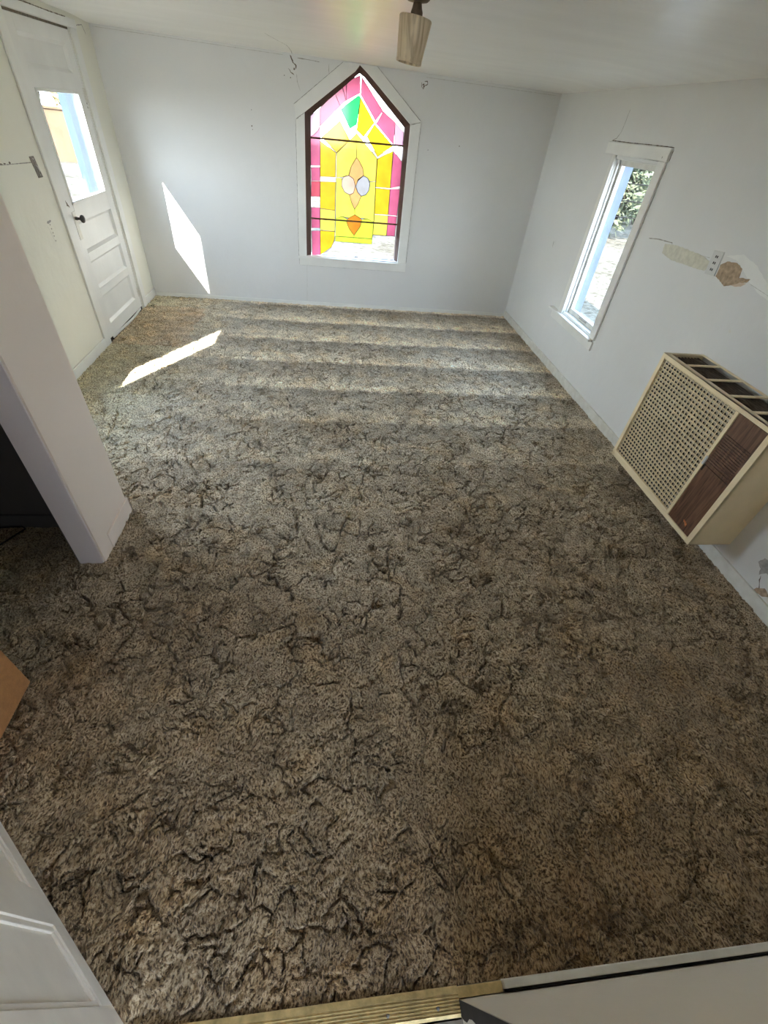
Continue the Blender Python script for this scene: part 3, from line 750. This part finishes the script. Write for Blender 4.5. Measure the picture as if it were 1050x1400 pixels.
M_line = mat_basic('casing_gap_shadow', (.30, .285, .26), rough=.9, var=.3, scale=40, bump=0)  # dark ribbons painted as the thin shadow along casing edges
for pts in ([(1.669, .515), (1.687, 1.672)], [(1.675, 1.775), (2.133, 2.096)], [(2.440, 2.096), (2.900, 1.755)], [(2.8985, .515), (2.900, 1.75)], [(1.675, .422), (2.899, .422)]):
    cr(w3, pts, .0035, fB, M_line, 'gap_shadow_line')
cr(w3, [(1.692, 1.670), (1.772, 1.724)], .005, lambda a, b, d: (a, -.0208, b), M_line, 'gap_shadow_line')
cr(w3, [(2.797, 1.722), (2.897, 1.750)], .003, lambda a, b, d: (a, -.0208, b), M_line, 'gap_shadow_line')
for x in (1.672, 2.894): cr(w3, [(x, .497), (x, .427)], .003, fB, M_line, 'gap_shadow_line')
for pts in ([(-1.528, .02), (-1.528, 2.05)], [(-.332, .02), (-.333, 2.05)]): cr(bpy.data.objects['trim_3'], pts, .003, fL, M_seam_shade, 'gap_shadow_line')  # painted shadow lines down both sides of the door casing
for pts in ([(-1.37, .51), (-1.409, 1.69)], [(-1.283, 1.70), (-2.155, 1.693)], [(-1.25, .414), (-2.14, .414)]): cr(w2, pts, .003, fR, M_line, 'gap_shadow_line')
GL = {
    'lilac1': [[1.827, 1.705], [1.921, 1.77], [1.919, 1.636], [1.896, 1.601], [1.844, 1.559], [1.823, 1.555]],
    'pink1': [[1.823, 1.555], [1.844, 1.559], [1.896, 1.601], [1.919, 1.636], [1.916, 1.334], [1.82, 1.329]],
    'pink2': [[1.824, 1.312], [1.914, 1.319], [1.913, 1.209], [1.823, 1.202]],
    'rose1': [[1.823, 1.198], [1.913, 1.205], [1.911, 1.073], [1.816, 1.068]],
    'pink3': [[1.817, 0.971], [1.91, 0.975], [1.908, 0.789], [1.816, 0.782]],
    'pink4': [[1.816, 0.755], [1.908, 0.762], [1.911, 0.526], [1.816, 0.52]],
    'amber1': [[1.931, 1.557], [2.112, 1.695], [2.212, 1.56], [2.081, 1.45]],
    'amber2': [[1.918, 1.529], [2.074, 1.45], [2.073, 1.252], [1.915, 1.246]],
    'amber3': [[1.914, 1.202], [2.075, 1.21], [2.072, 0.963], [1.912, 0.97]],
    'gold1': [[1.912, 0.966], [2.072, 0.962], [2.071, 0.768], [1.91, 0.77]],
    'amber4': [[1.91, 0.765], [2.071, 0.765], [2.068, 0.677], [2.032, 0.61], [1.911, 0.526]],
    'gold2': [[2.081, 1.446], [2.277, 1.617], [2.285, 1.428], [2.232, 1.352], [2.212, 1.277], [2.143, 1.257], [2.084, 1.25]],
    'gold3': [[2.277, 1.617], [2.495, 1.438], [2.494, 1.252], [2.434, 1.243], [2.408, 1.271], [2.364, 1.287], [2.353, 1.347], [2.318, 1.395], [2.285, 1.428]],
    'salmon1': [[2.285, 1.428], [2.318, 1.395], [2.353, 1.347], [2.364, 1.287], [2.307, 1.24], [2.286, 1.193], [2.26, 1.252], [2.209, 1.277], [2.232, 1.352]],
    'cream1': [[2.209, 1.277], [2.26, 1.252], [2.283, 1.193], [2.264, 1.131], [2.227, 1.112], [2.17, 1.131], [2.137, 1.182], [2.139, 1.235], [2.166, 1.266]],
    'grey1': [[2.36, 1.286], [2.408, 1.271], [2.436, 1.22], [2.428, 1.166], [2.398, 1.125], [2.351, 1.109], [2.308, 1.142], [2.29, 1.194], [2.306, 1.248]],
    'salmon2': [[2.283, 1.193], [2.308, 1.142], [2.347, 1.109], [2.32, 1.041], [2.284, 0.99], [2.249, 1.043], [2.222, 1.112], [2.264, 1.131]],
    'lemon1': [[2.08, 1.245], [2.139, 1.249], [2.137, 1.182], [2.17, 1.131], [2.222, 1.112], [2.249, 1.043], [2.284, 0.987], [2.286, 0.939], [2.225, 0.905], [2.147, 0.912], [2.079, 0.886]],
    'lemon2': [[2.434, 1.238], [2.494, 1.247], [2.501, 0.887], [2.42, 0.911], [2.345, 0.913], [2.286, 0.939], [2.284, 0.99], [2.32, 1.041], [2.347, 1.109], [2.398, 1.125], [2.428, 1.166]],
    'orange1': [[2.286, 0.939], [2.345, 0.913], [2.366, 0.898], [2.355, 0.839], [2.286, 0.744], [2.228, 0.805], [2.198, 0.87], [2.209, 0.895]],
    'lime1': [[2.079, 0.886], [2.147, 0.912], [2.205, 0.895], [2.198, 0.87], [2.228, 0.805], [2.286, 0.744], [2.283, 0.671], [2.076, 0.671]],
    'lime2': [[2.366, 0.902], [2.42, 0.911], [2.501, 0.887], [2.492, 0.671], [2.283, 0.671], [2.286, 0.744], [2.355, 0.839]],
    'amber5': [[2.499, 1.434], [2.653, 1.512], [2.654, 1.204], [2.497, 1.202]],
    'amber6': [[2.498, 1.192], [2.653, 1.191], [2.653, 0.966], [2.502, 0.961]],
    'gold4': [[2.498, 0.954], [2.654, 0.957], [2.652, 0.763], [2.496, 0.759]],
    'pink5': [[2.657, 1.512], [2.754, 1.43], [2.762, 1.23], [2.654, 1.204]],
    'pink6': [[2.654, 1.195], [2.761, 1.203], [2.752, 0.963], [2.655, 0.966]],
    'pink7': [[2.654, 0.957], [2.749, 0.956], [2.747, 0.765], [2.654, 0.763]],
    'lilac2': [[2.652, 1.731], [2.745, 1.662], [2.749, 1.55], [2.661, 1.56]],
    'pink8': [[2.303, 2.023], [2.526, 1.8], [2.459, 1.721], [2.307, 1.891]],
    'pink9': [[2.526, 1.8], [2.652, 1.731], [2.656, 1.554], [2.464, 1.704]],
    'pink10': [[1.921, 1.77], [2.058, 1.887], [2.11, 1.799], [1.919, 1.636]],
    'pink11': [[2.058, 1.89], [2.124, 1.938], [2.168, 1.842], [2.11, 1.799]],
    'pink12': [[2.127, 1.941], [2.166, 1.97], [2.168, 1.842]],
    'pink13': [[2.17, 1.973], [2.295, 2.028], [2.296, 1.905], [2.168, 1.842]],
    'green1': [[2.119, 1.775], [2.161, 1.81], [2.285, 1.889], [2.304, 1.879], [2.274, 1.679], [2.209, 1.643]],
    'amber7': [[2.304, 1.879], [2.448, 1.707], [2.344, 1.592], [2.276, 1.637]],
    'amber8': [[2.448, 1.698], [2.649, 1.549], [2.497, 1.452], [2.379, 1.601]],
    'clear1': [[1.925, 0.53], [2.03, 0.6], [2.08, 0.722], [2.49, 0.725], [2.493, 0.765], [2.757, 0.768], [2.766, 0.532]],
}
GC = {'pink': (0.2418, 0.046, 0.0734), 'lilac': (0.2704, 0.1381, 0.1666), 'rose': (0.2546, 0.0369, 0.0444), 'amber': (0.2704, 0.1596, 0.0067), 'gold': (0.2928, 0.2149, 0.0288), 'lemon': (0.3087, 0.2763, 0.0288), 'lime': (0.2387, 0.2671, 0.0178), 'salmon': (0.2959, 0.1381, 0.0444), 'cream': (0.2704, 0.1689, 0.1112), 'grey': (0.175, 0.1535, 0.1378), 'orange': (0.2546, 0.0768, 0.0067), 'green': (0.0128, 0.2548, 0.0444), 'clear': None}
kinds = list(GC)
GM = [mat_stained('%s_glass' % k, GC[k]) if GC[k] else M_glass for k in kinds]
mb = MB(); ld = MB()
def inset(pts, d):
    c = Vector((sum(p[0] for p in pts)/len(pts), sum(p[1] for p in pts)/len(pts)))
    return pts
bm_gl = bmesh.new()
GY = .060
for key, pts in GL.items():
    k = key.rstrip('0123456789')
    mi = kinds.index(k)
    # fan through triangle_fill so concave shapes survive
    b = bmesh.new(); vs = [b.verts.new((p[0], GY, p[1])) for p in pts]
    for i in range(len(vs)): b.edges.new((vs[i], vs[(i+1) % len(vs)]))
    bmesh.ops.triangle_fill(b, use_beauty=True, edges=b.edges[:])
    b.verts.index_update()
    mb.add([v.co.copy() for v in b.verts], [tuple(v.index for v in f_.verts) for f_ in b.faces], mi); b.free()
    ld.tube([(p[0], GY, p[1]) for p in pts], .0026, 6, closed=True)
pane = mb.build('stained_glass', GM, w3)
ld.build('lead_came', M_lead, w3)
for za, zb in ((1.545, 1.558), (.874, .883)):
    b = MB(); b.tube([(1.81, GY-.010, za), (2.76, GY-.010, zb)], .0075, 8); b.build('support_bar', M_bar, w3)
b = MB(); b.tube([(2.305, GY, .527), (2.322, GY-.004, .545), (2.34, GY, .527)], .006, 6); b.tube([(1.91, GY, .527), (2.76, GY, .529)], .0032, 6); b.build('bottom_came', M_lead, w3)

# ------------------------------------------------------------------ wall heater
H0, H1, HZ0, HZ1, HX = -4.180, -3.290, .145, .865, 3.980
ht = empty('wall_heater', (4.11, -3.735, HZ0)); tag(ht, 'beige metal gas wall heater with square mesh grille and walnut-look control door', 'wall heater')
mb = MB(); e_ = .012
mb.box(HX+.004, W-.001, H0, H0+e_, HZ0, HZ1); mb.box(HX+.004, W-.001, H1-e_, H1, HZ0, HZ1); mb.box(HX+.004, W-.001, H0, H1, HZ0, HZ0+e_)
mb.build('cabinet', M_beige, ht, bevel=.003)
GR = (-3.938, -3.316, .190, .838); WD = (-4.149, -3.958, .172, .843)
mb = MB()   # front frame: rim, mullion
mb.box(HX, HX+.016, H0, WD[0], HZ0, HZ1); mb.box(HX, HX+.016, GR[1], H1, HZ0, HZ1)
mb.box(HX, HX+.016, WD[0], GR[1], HZ1-.022, HZ1); mb.box(HX, HX+.016, WD[0], GR[1], HZ0, .172)
mb.box(HX, HX+.016, GR[0], GR[1], .172, GR[2]); mb.box(HX, HX+.016, WD[1], GR[0], .172, HZ1-.022); mb.box(HX, HX+.016, GR[0], GR[1], GR[3], HZ1-.022)
mb.build('front_frame', M_beige, ht, bevel=.002)
mb = MB(); mb.box(HX-.004, HX+.006, -3.962, -3.948, .535, .585); mb.build('latch', M_plate, ht, bevel=.0015)
mb = MB()   # square mesh grille
NC, NR = 23, 26
for i in range(NC+1):
    y = GR[0] + (GR[1]-GR[0])*i/NC; mb.box(HX+.0015, HX+.0045, y-.0021, y+.0021, GR[2], GR[3])
for j in range(NR+1):
    z = GR[2] + (GR[3]-GR[2])*j/NR; mb.box(HX+.0045, HX+.011, GR[0], GR[1], z-.0020, z+.0020)
mb.build('grille', M_beige, ht)
mb = MB(); mb.box(HX+.024, HX+.028, GR[0]-.01, GR[1]+.01, GR[2]-.01, GR[3]+.01); bf = mb.build('baffle_plate', M_beigedk, ht)
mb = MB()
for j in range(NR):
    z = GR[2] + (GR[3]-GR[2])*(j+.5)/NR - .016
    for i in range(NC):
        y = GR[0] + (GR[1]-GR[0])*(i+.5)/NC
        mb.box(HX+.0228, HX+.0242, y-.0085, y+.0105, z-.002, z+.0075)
mb.build('cell_shade_strips', M_black, bf)  # dark strips set on the baffle as the shadow within each grille cell
# control door: upper ribbed half and lower plain half
mb = MB(); mb.box(HX+.004, HX+.012, WD[0]+.002, WD[1]-.002, .542, WD[3]-.002)
for k in range(13):
    z = .560 + k*.0135; mb.box(HX-.001, HX+.0045, WD[0]+.012, WD[1]-.012, z, z+.0050)
mb.build('upper_control_door', M_walnut, ht, bevel=.001)
mb = MB(); mb.box(HX+.004, HX+.012, WD[0]+.002, WD[1]-.002, WD[2]+.002, .539); lo = mb.build('lower_control_door', M_walnut, ht, bevel=.001)
mb = MB(); mb.box(HX+.0035, HX+.0125, -3.972, -3.960, .505, .542); mb.build('finger_notch', M_black, ht)
mb = MB()   # copper flame-like badge
mb.tube([(HX+.0025, -4.066, .232), (HX+.0015, -4.074, .226), (HX+.001, -4.082, .228), (HX+.001, -4.090, .220), (HX+.002, -4.100, .222)], [.003, .0045, .005, .0045, .002], 8)
mb.tube([(HX+.0025, -4.094, .229), (HX+.001, -4.090, .220), (HX+.0025, -4.097, .208)], [.002, .0045, .002], 8)
mb.build('badge', M_copper, lo, smooth=True)
mb = MB()   # top: rim and bars between the slots
mb.box(HX, 4.020, H0, H1, HZ1-.004, HZ1); mb.box(4.222, W-.001, H0, H1, HZ1-.004, HZ1); mb.box(4.02, 4.222, H1-.022, H1, HZ1-.004, HZ1); mb.box(4.02, 4.222, H0, H0+.025, HZ1-.004, HZ1)
for y in (-3.461, -3.643, -3.825, -3.990): mb.box(4.015, 4.225, y-.011, y+.011, HZ1-.006, HZ1)
mb.build('top_grille', M_beige, ht, bevel=.001)
mb = MB(); mb.box(HX+.02, W-.003, H0+.013, H1-.013, HZ1-.038, HZ1-.034)
for k in range(9): mb.box(4.03+k*.021, 4.033+k*.021, H0+.02, H1-.02, HZ1-.034, HZ1-.014)
mb.build('inner_vanes', M_slot, ht)
mb = MB(); mb.box(HX+.012, HX+.02, H0+.013, H1-.013, HZ1-.034, HZ1-.004); mb.build('slot_lip', M_slot, ht)

# outlet with three slots beside the peeled patch
t = empty('wall_outlet', (W, -3.0, 1.29)); tag(t, 'grey three-slot outlet plate on the right wall beside the peeled patch', 'outlet')
a = [(-2.954, 1.347), (-3.036, 1.352), (-3.052, 1.233), (-2.969, 1.227)]
mb = MB(); mb.prism([(W, y, z) for y, z in a], (-.006, 0, 0)); pl = mb.build('plate', M_plate, t, bevel=.0015)
for z in (1.322, 1.291, 1.258):
    yc = -2.995 - (1.352-z)*.14
    mb = MB(); mb.box(W-.0072, W-.0055, yc-.010, yc-.003, z-.006, z+.006); mb.box(W-.0072, W-.0055, yc+.003, yc+.010, z-.006, z+.006); mb.build('slot', M_black, t)

# ------------------------------------------------------------------ ceiling fixture
fx, fy = 2.352, -3.055
t = empty('ceiling_lamp', (fx, fy, 2.10)); tag(t, 'unlit ceiling lamp with a tapered tan wood-grain cylinder shade hanging from the ceiling', 'ceiling lamp')
zt = zc(fx)+.02
mb = MB(); mb.lathe([(0, zt-2.1+.004), (.046, zt-2.1+.004), (.048, zt-2.1-.008), (.040, zt-2.1-.014), (.020, zt-2.1-.017), (0, zt-2.1-.017)], (fx, fy, 2.1)); mb.build('canopy', M_canopy, t, smooth=True)
mb = MB(); mb.lathe([(.014, .002), (.017, -.008), (.020, -.02), (.024, -.030), (.024, -.046), (.0, -.048)], (fx, fy, 2.105)); mb.build('socket', M_canopy, t, smooth=True)
mb = MB(); mb.lathe([(.016, .000), (.064, -.001), (.067, -.005), (.066, -.012), (.0535, -.120), (.0545, -.126), (.0535, -.132), (.049, -.133), (.048, -.124), (.060, -.014), (.058, -.008), (.016, -.006)], (fx, fy, 2.062), n=40); mb.build('lamp_shade', M_shade, t, smooth=False)
for p in bpy.data.objects['lamp_shade'].data.polygons: p.use_smooth = True
mb = MB(); mb.lathe([(0, -.075), (.012, -.072), (.024, -.055), (.022, -.03), (.012, -.012), (0, -.01)], (fx, fy, 2.062), n=20); mb.build('bulb', mat_basic('frosted_bulb', (.75, .72, .66), rough=.3, bump=0), t, smooth=True)
piv = Vector((fx, fy, 2.075)); RT = Matrix.Translation(piv) @ Matrix.Rotation(math.radians(6), 4, 'Y') @ Matrix.Translation(-piv)
for nm in ('lamp_shade', 'bulb'): bpy.data.objects[nm].data.transform(RT)

# ------------------------------------------------------------------ door leaf of the kitchen doorway, swung open into the room
A = Vector((.974, -5.207, 0)); u = Vector((.74187368, -.67053967, 0)); n_ = Vector((.67053967, .74187368, 0))   # n_ points to the camera side
dn2 = struct(empty('door_2', tuple(A + u*.70)), 'cream panelled inner door swung open into the room beside the threshold')
Mx = Matrix((( u.x, -n_.x, 0, A.x), (u.y, -n_.y, 0, A.y), (0, 0, 1, 0), (0, 0, 0, 1)))   # local x along leaf, y into thickness
mb = MB(); T = .034
S0, S1 = -.085, .700
cols = [(.015, .282), (.408, .648)]
zr = [(.002, .078), (.80, .93), (1.88, 2.0)]
for a, b in ((S0, cols[0][0]), (cols[0][1], cols[1][0]), (cols[1][1], S1)): mb.box(a, b, 0, T, .002, 2.0, M=Mx)
for a, b in cols:
    for z0, z1 in zr: mb.box(a, b, 0, T, z0, z1, M=Mx)
mb.build('door_leaf', M_doornear, dn2, bevel=.0015)
for a, b in cols:
    for z0, z1 in ((.078, .80), (.93, 1.88)):
        mb = MB(); mb.box(a, b, .010, T-.008, z0, z1, M=Mx); pnl = mb.build('door_panel', M_doornear, dn2)
        mb = MB(); w_ = .020
        for q in ((a, a+w_, z0, z1), (b-w_, b, z0, z1), (a+w_, b-w_, z0, z0+w_), (a+w_, b-w_, z1-w_, z1)):
            mb.box(q[0], q[1], .004, .011, q[2], q[3], M=Mx)
        mb.build('moulding', M_doornear, pnl, bevel=.003)

# brown hardboard closet door
mb = MB(); mb.box(.822, .848, -5.56, -4.741, -.002, 2.015)
bd = mb.build('door_3', M_brown, bevel=.002); struct(bd, 'plain orange-brown hardboard closet door at the left edge')
# cord on the closet floor
mb = MB(); pts = [(.30, -4.10, .006), (.377, -4.018, .007), (.412, -3.952, .007), (.444, -3.90, .008), (.42, -3.882, .008), (.36, -3.885, .007), (.30, -3.89, .007), (.25, -3.93, .006), (.27, -4.0, .006)]
pts = [(a, b, c+.0045) for a, b, c in pts]
mb.tube(pts, .004, 8); tag(mb.build('power_cord', M_cord, smooth=True), 'thin black cord looped on the dark closet floor', 'cord')

# ------------------------------------------------------------------ outside
GZ = -.30
gx = 60; xs = np.linspace(-22, 34, gx); ys = np.linspace(-14, 40, gx); v = []
for y in ys:
    for x in xs:
        d = max(0, max(-x-1, x-W-1, y-1, -y-10))
        v.append((x, y, GZ + min(d, 6)*.03*noise.noise(Vector((x*.25, y*.25, 0)))))
mb = MB(); mb.add(v, [(j*gx+i, j*gx+i+1, (j+1)*gx+i+1, (j+1)*gx+i) for j in range(gx-1) for i in range(gx-1)])
struct(mb.build('ground', M_ground, smooth=True))
mb = MB(); mb.box(-.15, W+.15, -8.7, .15, -.4, -.12); struct(mb.build('foundation', M_ext))

def branch(mb, tips, p, d, L, r, depth):
    pts = [p]; q = p.copy(); dd = d.copy(); n = 5; rs = [r]
    for i in range(n):
        dd = (dd + Vector((random.uniform(-.22, .22), random.uniform(-.22, .22), random.uniform(-.05, .15)))).normalized()
        q = q + dd*L/n; pts.append(q); rs.append(r*(1-.45*(i+1)/n))
    mb.tube(pts, rs, 6)
    if depth == 0: tips.append(q); tips.append(pts[3]); return
    for k in range(3 if depth > 1 else 4):
        nd = (dd + Vector((random.uniform(-1, 1), random.uniform(-1, 1), random.uniform(-.25, .6)))*.9).normalized()
        branch(mb, tips, pts[-1-(k % 2)], nd, L*.68, r*.55, depth-1)
def tree(loc, h, label, leafm, nleaf=14, spread=.38, size=.055, depth=3):
    root = empty('tree', loc); tag(root, label, 'tree', None)
    mb = MB(); tips = []
    branch(mb, tips, Vector(loc), Vector((random.uniform(-.1, .1), random.uniform(-.1, .1), 1)), h*.42, h*.035, depth)
    mb.build('trunk', M_bark, root, smooth=True)
    lf = MB()
    for t_ in tips:
        for k in range(nleaf):
            c = t_ + Vector((random.gauss(0, spread), random.gauss(0, spread), random.gauss(0, spread*.7)))
            a = Vector((random.gauss(0, 1), random.gauss(0, 1), random.gauss(0, 1))).normalized(); b = a.orthogonal().normalized()
            s = size*random.uniform(.6, 1.4)
            lf.add([c-a*s*1.6, c+b*s*.5, c+a*s*1.6, c-b*s*.5], [(0, 1, 2, 3)])
    lf.build('foliage', leafm, root)
    return root
tree((6.2, 4.2, GZ), 4.6, 'slender tree nearest the right window casting dappled shade', M_leaf, 12, .35, .05)
tree((16.6, 10.2, GZ), 5.2, 'pale leafy tree on the right beyond the wire fence', M_leaf, 22, .5, .07)
tree((8.6, 15.5, GZ), 6.5, 'broad pale tree in the distance seen through the right window', M_leaf, 26, .7, .10)
tree((1.2, 4.6, GZ), 4.6, 'tree behind the house seen through the bottom of the stained glass', M_leaf, 12, .4, .055)
tree((15.0, 21.0, GZ), 7.5, 'farthest tree at the end of the yard', M_leaf, 26, .9, .13)
tree((-9.5, 19.0, GZ), 5.0, 'dry yellow tree behind the low tan yard wall', M_leaf2, 40, .6, .11)
def shrub(loc, rx, h, label, leafm, n=2600, size=.07):
    root = empty('shrub', loc); tag(root, label, 'shrub')
    mb = MB()
    for k in range(9):
        a = k*2.4; tip = Vector((loc[0]+rx*.6*math.cos(a), loc[1]+rx*.6*math.sin(a), loc[2]+h*random.uniform(.6, .9)))
        mid = Vector(loc).lerp(tip, .5)+Vector((random.uniform(-.2, .2), random.uniform(-.2, .2), .1)); mb.tube([Vector(loc)-Vector((0, 0, .1)), mid, tip], [.05, .035, .012], 6)
    mb.build('stem', M_bark, root, smooth=True)
    lf = MB()
    for k in range(n):
        d = Vector((random.gauss(0, 1), random.gauss(0, 1), random.gauss(0, 1))).normalized()*random.random()**.45
        c = Vector((loc[0]+d.x*rx, loc[1]+d.y*rx, loc[2]+h*.55+d.z*h*.5)) + Vector((random.gauss(0, .12), random.gauss(0, .12), random.gauss(0, .1)))
        a = Vector((random.gauss(0, 1), random.gauss(0, 1), random.gauss(0, 1))).normalized(); b = a.orthogonal().normalized(); s = size*random.uniform(.6, 1.5)
        lf.add([c-a*s*1.7, c+b*s*.5, c+a*s*1.7, c-b*s*.5], [(0, 1, 2, 3)])
    lf.build('foliage', leafm, root); return root
shrub((10.2, 8.9, GZ), 1.15, 3.0, 'nearest pale olive shrub beyond the yard fence', M_leaf)
shrub((12.7, 11.6, GZ), 1.5, 3.4, 'rounded olive shrub right of the nearest one beyond the fence', M_leaf)
shrub((13.2, 17.4, GZ), 2.2, 4.6, 'tall olive shrub in the second row beyond the fence', M_leaf, 3200, .10)
shrub((18.0, 16.8, GZ), 2.2, 4.6, 'wide olive shrub at the right end of the second row', M_leaf, 3200, .10)
shrub((-6.0, 16.5, GZ), 1.5, 2.9, 'dry yellowish shrub directly behind the tan yard wall', M_leaf2)
shrub((-10.3, 17.0, GZ), 1.5, 3.1, 'pale straw shrub behind the left stretch of the tan yard wall', M_leaf2)
# wire fence
fn = empty('wire_fence', (9, 7.5, GZ)); tag(fn, 'wire fence with thin posts across the yard outside the right window', 'fence')
for k in range(7):
    x = 5.0+k*1.8; y = 8.8-k*.55
    mb = MB(); mb.tube([(x, y, GZ-.1), (x+.02, y, 1.15)], .035, 8); mb.build('fence_post', M_bark, fn)
for z in (.35, .7, 1.05):
    mb = MB(); mb.tube([(5.0+k*1.8, 8.76-k*.55, z+(.03 if k % 2 else 0)) for k in range(7)], .014, 6); mb.build('wire', M_wire, fn)
# tan yard wall beyond the outside door, and a pale blue porch post
mb = MB(); mb.box(-14, -3.6, 14.0, 14.25, GZ-.2, 1.05); mb.box(-14.05, -3.55, 13.96, 14.29, 1.05, 1.12)
tag(mb.build('yard_wall', M_tan, bevel=.02), 'low tan stucco yard wall seen through the glass of the outside door', 'wall')
pp = empty('porch_post', (-.43, .22, GZ)); tag(pp, 'pale blue painted porch post standing outdoors beside the left door', 'post')
mb = MB(); mb.box(-.48, -.38, .14, .52, GZ-.05, 2.56); mb.build('shaft', M_blue, pp, bevel=.008)
mb = MB(); mb.box(-.50, -.36, .12, .54, GZ-.05, -.12); mb.build('plinth', M_blue, pp, bevel=.008)
